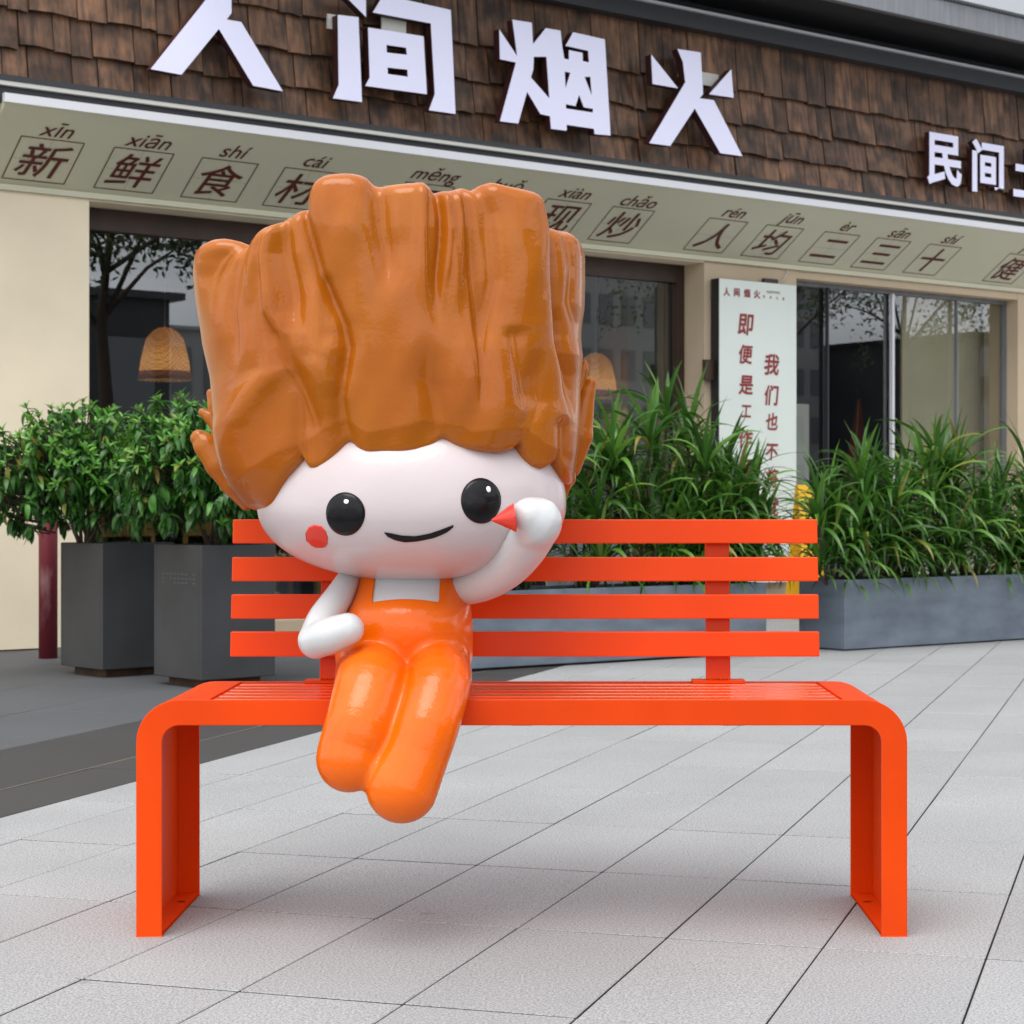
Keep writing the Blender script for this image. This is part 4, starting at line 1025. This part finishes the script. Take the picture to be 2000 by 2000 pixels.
def strip_patch(name, up, lowr, m, lift):
    v = []; K = len(up)
    for a, b in zip(up, lowr):
        for t in (0, .33, .66, 1):
            uv = np.array(a) * (1 - t) + np.array(b) * t; p, nn = trace(*uv); v.append(p + nn * (lift if t in (0, 1) else lift + .001))
    f = []
    for i in range(K - 1):
        for j in range(3): k = i * 4 + j; f.append((k, k + 1, k + 5, k + 4))
    return obj(name, v, f, m, fig, True, FGO)
upx = np.linspace(775, 1121, 22)
upy = np.interp(upx, [775, 800, 860, 930, 1000, 1060, 1121], [358, 361, 374, 378, 365, 345, 321])
lwy = np.interp(upx, [775, 790, 830, 880, 940, 1020, 1060, 1095, 1121], [362, 380, 399, 409, 404, 388, 373, 356, 333])
strip_patch('mouth', [(450 + x * .3882, 900 + y * .3882) for x, y in zip(upx, upy)], [(450 + x * .3882, 900 + y * .3882) for x, y in zip(upx, lwy)], M_BLACK, .0015)

# ------------------------------------------------------------------ hair
H1 = lambda x: 350 + np.asarray(x, float) * .43996
V1 = lambda y: 300 + np.asarray(y, float) * .43996
topx = np.array([60, 80, 90, 105, 125, 150, 180, 205, 222, 240, 270, 300, 330, 360, 395, 420, 445, 470, 500, 535, 548, 558, 575, 600, 640, 680, 720, 760, 800, 828, 845, 858, 880, 920, 1000, 1060, 1100, 1125, 1142, 1155, 1200, 1240, 1262, 1290, 1310, 1335, 1355, 1375, 1410, 1440, 1480, 1560, 1610, 1632, 1642, 1655, 1668, 1685, 1720, 1765, 1780, 1790, 1800, 1830])
topy = np.array([470, 430, 405, 385, 374, 370, 378, 392, 405, 394, 370, 346, 328, 314, 307, 292, 266, 250, 238, 228, 212, 180, 140, 108, 88, 82, 80, 81, 88, 98, 116, 131, 132, 128, 122, 119, 120, 132, 152, 160, 156, 150, 142, 137, 142, 150, 142, 128, 119, 125, 137, 155, 166, 176, 205, 260, 308, 322, 326, 338, 352, 380, 420, 470])
botx = np.array([250, 290, 330, 360, 375, 400, 430, 460, 490, 508, 514, 525, 545, 580, 615, 650, 690, 728, 745, 770, 810, 850, 950, 1050, 1110, 1150, 1184, 1210, 1240, 1300, 1370, 1440, 1500, 1530, 1547, 1556, 1575, 1605, 1650, 1690, 1708, 1716, 1730, 1750, 1790])
boty = np.array([1570, 1580, 1590, 1590, 1560, 1490, 1440, 1405, 1370, 1338, 1355, 1385, 1400, 1406, 1392, 1360, 1318, 1276, 1290, 1312, 1330, 1336, 1336, 1331, 1318, 1293, 1262, 1275, 1292, 1312, 1325, 1329, 1317, 1300, 1282, 1312, 1358, 1392, 1402, 1372, 1350, 1385, 1440, 1480, 1520])
Lv = np.array([200, 494, 540, 582, 674, 740, 828, 880, 916, 960, 985, 1005]); Lu = np.array([386, 385.5, 387, 391, 402, 417, 427, 436, 445, 463, 477, 500])
Rv = np.array([200, 452, 511, 560, 608, 640, 665, 700, 740, 830, 880, 916, 945, 970, 1005]); Ru = np.array([1130, 1136, 1143, 1143, 1141, 1136, 1135, 1139, 1136, 1133, 1129, 1125, 1120, 1110, 1088])
YC = 3.92
def hw_(v):
    L_ = (np.interp(v, Lv, Lu) - U0) * YC / F; R_ = (np.interp(v, Rv, Ru) - U0) * YC / F; return (L_ + R_) / 2, (R_ - L_) / 2
# crease and ridge lines in zoomed photo units: (points, width left, width right, amplitude m)
LN_ = [
 ([(222, 405), (175, 470), (152, 540), (150, 640)], 40, 30, -.016),
 ([(300, 350), (275, 480), (272, 640), (300, 800)], 45, 40, -.009),
 ([(350, 320), (318, 420), (310, 560)], 26, 24, .007),
 ([(400, 330), (380, 440), (392, 560), (405, 700), (450, 800)], 22, 30, .012),
 ([(440, 320), (450, 440), (480, 560), (505, 700), (520, 745)], 34, 40, -.020),
 ([(540, 250), (560, 320), (590, 420), (625, 540), (680, 660), (725, 760), (742, 860), (728, 960), (708, 1080), (712, 1180)], 26, 20, -.021),
 ([(500, 780), (560, 900), (640, 1000), (668, 1090)], 60, 60, .008),
 ([(450, 800), (470, 940), (530, 1060), (572, 1170), (585, 1240)], 40, 50, -.014),
 ([(862, 140), (878, 260), (900, 400), (915, 520)], 16, 50, -.021),
 ([(1150, 155), (1168, 280), (1165, 400), (1150, 520), (1145, 680)], 18, 16, -.015),
 ([(1185, 200), (1196, 330), (1185, 480), (1170, 600)], 16, 16, .008),
 ([(1262, 155), (1288, 280), (1298, 420), (1310, 560), (1325, 720), (1338, 880), (1335, 1060)], 12, 34, -.013),
 ([(1350, 150), (1388, 260), (1405, 420), (1412, 560), (1385, 700), (1345, 880)], 46, 14, -.013),
 ([(1640, 180), (1668, 330), (1676, 500), (1686, 680), (1706, 830), (1740, 980), (1752, 1120)], 14, 22, -.024),
 ([(1740, 380), (1752, 500), (1745, 660), (1760, 760)], 18, 18, -.010),
 ([(1590, 980), (1600, 1100), (1555, 1200), (1548, 1282)], 44, 34, -.010),
 ([(1120, 1000), (1150, 1120), (1184, 1262)], 50, 50, -.013),
 ([(712, 1180), (728, 1276)], 50, 50, -.016),
 ([(420, 960), (330, 1060), (215, 1220), (190, 1300)], 60, 60, .012),
 ([(520, 1180), (515, 1335)], 40, 24, -.014),
 ([(1714, 1200), (1712, 1345)], 18, 22, -.014),
 ([(255, 400), (232, 520), (225, 700), (250, 880)], 20, 16, -.008),
 ([(640, 560), (652, 700), (660, 820)], 20, 26, -.008), ([(1000, 150), (1010, 300)], 60, 60, -.004), ([(1085, 200), (1082, 380), (1090, 620)], 30, 14, .008),
 ([(1225, 180), (1240, 300), (1250, 420)], 12, 12, -.007), ([(1480, 800), (1500, 960), (1530, 1080)], 30, 40, -.009), ([(1290, 830), (1250, 960), (1230, 1100)], 50, 60, .008),
 ([(700, 200), (720, 380)], 110, 110, .016), ([(1010, 220), (1010, 420)], 90, 90, .009), ([(1520, 240), (1540, 520), (1560, 800)], 90, 90, .010),
 ([(900, 700), (950, 1000)], 150, 150, .010), ([(1400, 1000), (1420, 1200)], 120, 100, .010), ([(110, 450), (118, 620)], 40, 40, .012),
 ([(1240, 300), (1235, 520), (1225, 700)], 26, 26, .006), ([(620, 800), (660, 900)], 60, 60, .012),
]
def disp(u, v):
    x = (u - 350) / .43996; y = (v - 300) / .43996; d = np.zeros_like(x)
    for pts, wl, wr, amp in LN_:
        pts = np.array(pts, float); py_, px_ = pts[:, 1], pts[:, 0]; o_ = np.argsort(py_); py_, px_ = py_[o_], px_[o_]
        xc = np.interp(y, py_, px_); dx = x - xc; w = np.where(dx < 0, wl, wr)
        y0, y1 = py_[0], py_[-1]; fade = np.clip((y - (y0 - 45)) / 60, 0, 1) * np.clip(((y1 + 70) - y) / 90, 0, 1)
        if y0 < 420: fade = np.clip(((y1 + 130) - y) / 260, 0, 1)
        if wl >= 60: fade = np.clip(((y1 + 320) - y) / 420, 0, 1) * np.clip((y - (y0 - 320)) / 360, 0, 1)
        elif wl >= 34 and y0 > 420: fade = np.clip(((y1 + 200) - y) / 240, 0, 1) * np.clip((y - (y0 - 190)) / 240, 0, 1)
        fade = fade * fade * (3 - 2 * fade)
        k = np.sqrt((dx / w) ** 2 + .07) - .26
        prof = np.exp(-k * 1.0) * (1 - .35 * np.exp(-k * 6)) if amp < 0 else np.exp(-k * k)
        d += amp * (1.5 if amp < 0 else 1.25) * prof * fade
    fold = np.interp(x, [200, 400, 560, 720, 830, 960, 1100, 1180, 1300, 1450, 1550, 1640, 1720], [1500, 1330, 1260, 1175, 1238, 1215, 1178, 1195, 1232, 1225, 1215, 1290, 1330])
    t = np.clip(y - fold, 0, 200); d -= t * .00012
    d += .004 * np.sin(x * .012 + 1.3 * np.sin(y * .003)) * np.sin(y * .005 + x * .004) + .0015 * np.sin(x * .035 + y * .008) * np.sin(y * .010 + 2)
    return d
NC, NR = 900, 170
TH = np.linspace(0, 2 * math.pi, NC, endpoint=False)       # 0 = left side, pi/2 = front
def base_pt(th, v):                                         # v in px at the centre plane
    cx, a = hw_(v); e = 2 / 2.7; c_, s_ = np.cos(th), np.sin(th)
    x = cx - a * np.sign(c_) * np.abs(c_) ** e
    top_in = np.clip((v - 330) / 600, 0, 1); bf = .245 - .012 * np.clip((v - 700) / 300, 0, 1) - .02 * np.clip((480 - v) / 200, 0, 1)
    y = YC - np.where(s_ > 0, bf + .03, .23) * np.sign(s_) * np.abs(s_) ** e
    return x, y, CH + (V0 - v) * YC / F
def uof(th, v):
    x, y, z = base_pt(th, v); yf = np.minimum(y, 2 * YC - y)    # rear columns borrow the profile of the front
    return U0 + F * x / yf, yf
def solve(tabx, taby):
    v = np.full(NC, 600.0)
    for _ in range(14):
        u, yf = uof(TH, v); vt = V1(np.interp(u, H1(tabx), taby))
        v = .5 * v + .5 * (V0 + (vt - V0) * yf / YC)
    return v
vt = solve(topx, topy); vb = solve(botx, boty)
back = np.sin(TH) < 0
vb = np.where(back, 985 + 12 * np.sin(TH * 9), vb)
rt, rb = 24.0, 13.0                                         # rim radii in px
rowsV, P_ = [], []
# bottom lip, body, top rim as list of (v, inset metres)
def ring(v, inset):
    x, y, z = base_pt(TH, v); u, yf = uof(TH, v); vv = V0 + (v - V0) * YC / yf
    d = disp(u, vv)
    # inward direction in plan
    cx, a = hw_(v); nx = (x - cx); ny = (y - YC) * 1.3; ln = np.sqrt(nx * nx + ny * ny); nx, ny = nx / ln, ny / ln
    # side columns take only part of the displacement so that the outline holds
    wgt = np.clip(np.abs(np.sin(TH)) * 2.2, 0.15, 1)
    k = d * wgt - inset
    return np.stack([x + nx * k, y + ny * k, z], -1)
m2 = SCL
P_.append(ring(vb - 10, .085)); P_.append(ring(vb - 4, .05)); P_.append(ring(vb - 1.5, .022))
for a in np.linspace(0, math.pi / 2, 6): P_.append(ring(vb - rb * (1 - math.cos(a)) if False else vb - rb * (1 - math.sin(math.pi / 2 - a)) - 0, rb * m2 * (1 - math.sin(a))))
for i in range(1, NR):
    t = i / NR; P_.append(ring((vb - rb) + ((vt + rt) - (vb - rb)) * t, 0))
for a in np.linspace(0, math.pi / 2, 8): P_.append(ring(vt + rt * (1 - math.sin(a)), rt * m2 * (1 - math.cos(a)) * 1.25))
P_.append(ring(vt + 5, rt * m2 * 2.2)); P_.append(ring(vt + 18, .085)); P_.append(ring(vt * .3 + .7 * 480, .14))
P_ = np.array(P_)
nr = len(P_)
# light smoothing along the columns to keep the paint soft
for _ in range(1):
    P_[1:-1] = .5 * P_[1:-1] + .25 * (P_[:-2] + P_[2:])
    P_[:] = .6 * P_ + .2 * (np.roll(P_, 1, 1) + np.roll(P_, -1, 1))
Vh = P_.reshape(-1, 3); idx = np.arange(nr * NC).reshape(nr, NC)
Qh = np.stack([idx[:-1], np.roll(idx[:-1], -1, 1), np.roll(idx[1:], -1, 1), idx[1:]], -1).reshape(-1, 4)
cen = Vh[idx[-1]].mean(0); Vh = np.vstack([Vh, cen]); ci = len(Vh) - 1
capq = np.array([(idx[-1, i], idx[-1, (i + 1) % NC], idx[-1, (i + 2) % NC], ci) for i in range(0, NC, 2)])
Qh = np.vstack([Qh, capq])
hair = fast_mesh('hair', Vh, Qh, M_HAIR, fig, FGO)

# pointed locks behind the temples
def lock(nodes, Y, name='hair_lock'):
    nn = [(px(u, v, Y) * [1, 1, 1], r * Y / F) for u, v, r in nodes]
    def fn(p):
        q = p.copy(); q[..., 1] = (q[..., 1] - Y) * 1.25 + Y; return chain(q, nn, .004)
    us = [n[0] for n in nodes]; vs2 = [n[1] for n in nodes]; rm = max(n[2] for n in nodes) + 8
    a = px(min(us) - rm, max(vs2) + rm, Y); b = px(max(us) + rm, min(vs2) - rm, Y)
    V, Q = nets(fn, (a[0], Y - .06, a[2]), (b[0], Y + .06, b[2]), .0035); return fast_mesh(name, V, Q, M_HAIR, fig, FGO)
lock([(412, 768, 9), (420, 790, 14), (432, 860, 18)], 3.99)
lock([(395, 805, 8), (410, 815, 12), (435, 838, 20), (440, 875, 20)], 3.985)
lock([(388, 855, 16), (402, 870, 24), (432, 905, 32), (455, 945, 24), (480, 985, 12)], 3.98)
lock([(1143, 706, 4), (1140, 722, 9), (1130, 760, 16)], 3.99)
lock([(1155, 748, 10), (1147, 768, 15), (1128, 850, 30), (1112, 910, 24)], 3.985)
lock([(1112, 900, 14), (1108, 935, 16), (1100, 960, 9)], 3.975)

# ------------------------------------------------------------------ what the windows mirror: buildings and trees across the plaza
def far_block(s0, s1, p0, p1, h, label, m, cols, rows_, win=True, group='buildings across the plaza'):
    t, o_ = fthing('far_building', label, 'building', (s0 + s1) / 2, (p0 + p1) / 2, 0, group)
    MB().box(s0, s1, p0, p1, 0, h).build('wall', m, t, False, o_)
    MB().box(s0 - .2, s1 + .2, p0 - .2, p1 + .2, h, h + .12).build('roof', m, t, False, o_)
    if win:
        b = MB(); w = (s1 - s0) / cols; hh = (h - 1) / rows_
        for i in range(cols):
            for j in range(rows_): b.box(s0 + w * (i + .2), s0 + w * (i + .8), p1, p1 + .05, 1 + hh * (j + .25), 1 + hh * (j + .8))
        tag(b.build('window_field', M_WIN, t, False, o_), kind='stuff')
far_block(3, 14.8, -12, -8, 4.3, 'low dark shed building mirrored in the left window', M_SHED, 8, 1)
far_block(24, 44, -46, -40, 7, 'long low pale building mirrored in the right window', M_TOWER, 16, 2)
far_block(46, 58, -52, -42, 12.5, 'middle height pale block mirrored in the right window', M_TOWER, 10, 5)
far_block(58, 70, -60, -48, 20, 'taller pale tower block mirrored in the right window', M_TOWER, 10, 8)
far_block(72, 95, -50, -40, 9, 'broad low block mirrored at the far right', M_SHED, 14, 3)
def tree(s, p, h, r, label, seed):
    rs = np.random.default_rng(seed); t, o_ = fthing('tree', label, 'tree', s, p, 0, 'street trees across the plaza')
    tb = MB(); tb.tube([(0, 0, 0), (.05, .02, h * .3), (-.05, .05, h * .55), (.1, 0, h * .8)], [.12, .09, .06, .02], 8)
    ends = []
    for k in range(8):
        a = rs.uniform(0, 6.28); z0 = h * rs.uniform(.5, .7); e = np.array([r * .8 * math.cos(a), r * .8 * math.sin(a), h * rs.uniform(.6, .95)])
        tb.tube([(0, 0, z0), e * [.5, .5, 1] * [1, 1, .5] + [0, 0, z0 * .5 + .1], e], [.032, .02, .007], 5); ends.append(e)
    tb.build('trunk', M_BARK, t, True)
    lb_ = MB(); ct = np.array(ends)[rs.integers(0, len(ends), 130)] + rs.normal(0, .30 * r, (130, 3)) * [1, 1, .6]
    for c in ct:
        for q in c + rs.normal(0, .16, (46, 3)):
            d = rs.normal(0, 1, 3); d /= np.linalg.norm(d); e = np.cross(d, rs.normal(0, 1, 3)); e /= np.linalg.norm(e); L_ = .05
            lb_.add([q - d * L_, q + e * L_ * .4, q + d * L_, q - e * L_ * .4], [(0, 1, 2, 3)])
    tag(lb_.build('crown', M_TREE, t), kind='stuff')
tree(8.4, 3.6, 4.9, 1.5, 'slim tree mirrored at the left of the left window', 1)
tree(24.0, -3.0, 7.0, 2.1, 'tree mirrored in the left half of the right window', 2)
tree(27.5, -3.4, 6.0, 1.7, 'second tree mirrored in the right window', 4)
SC.cycles.max_bounces = 8; SC.cycles.transparent_max_bounces = 12
SC.cycles.use_denoising = True
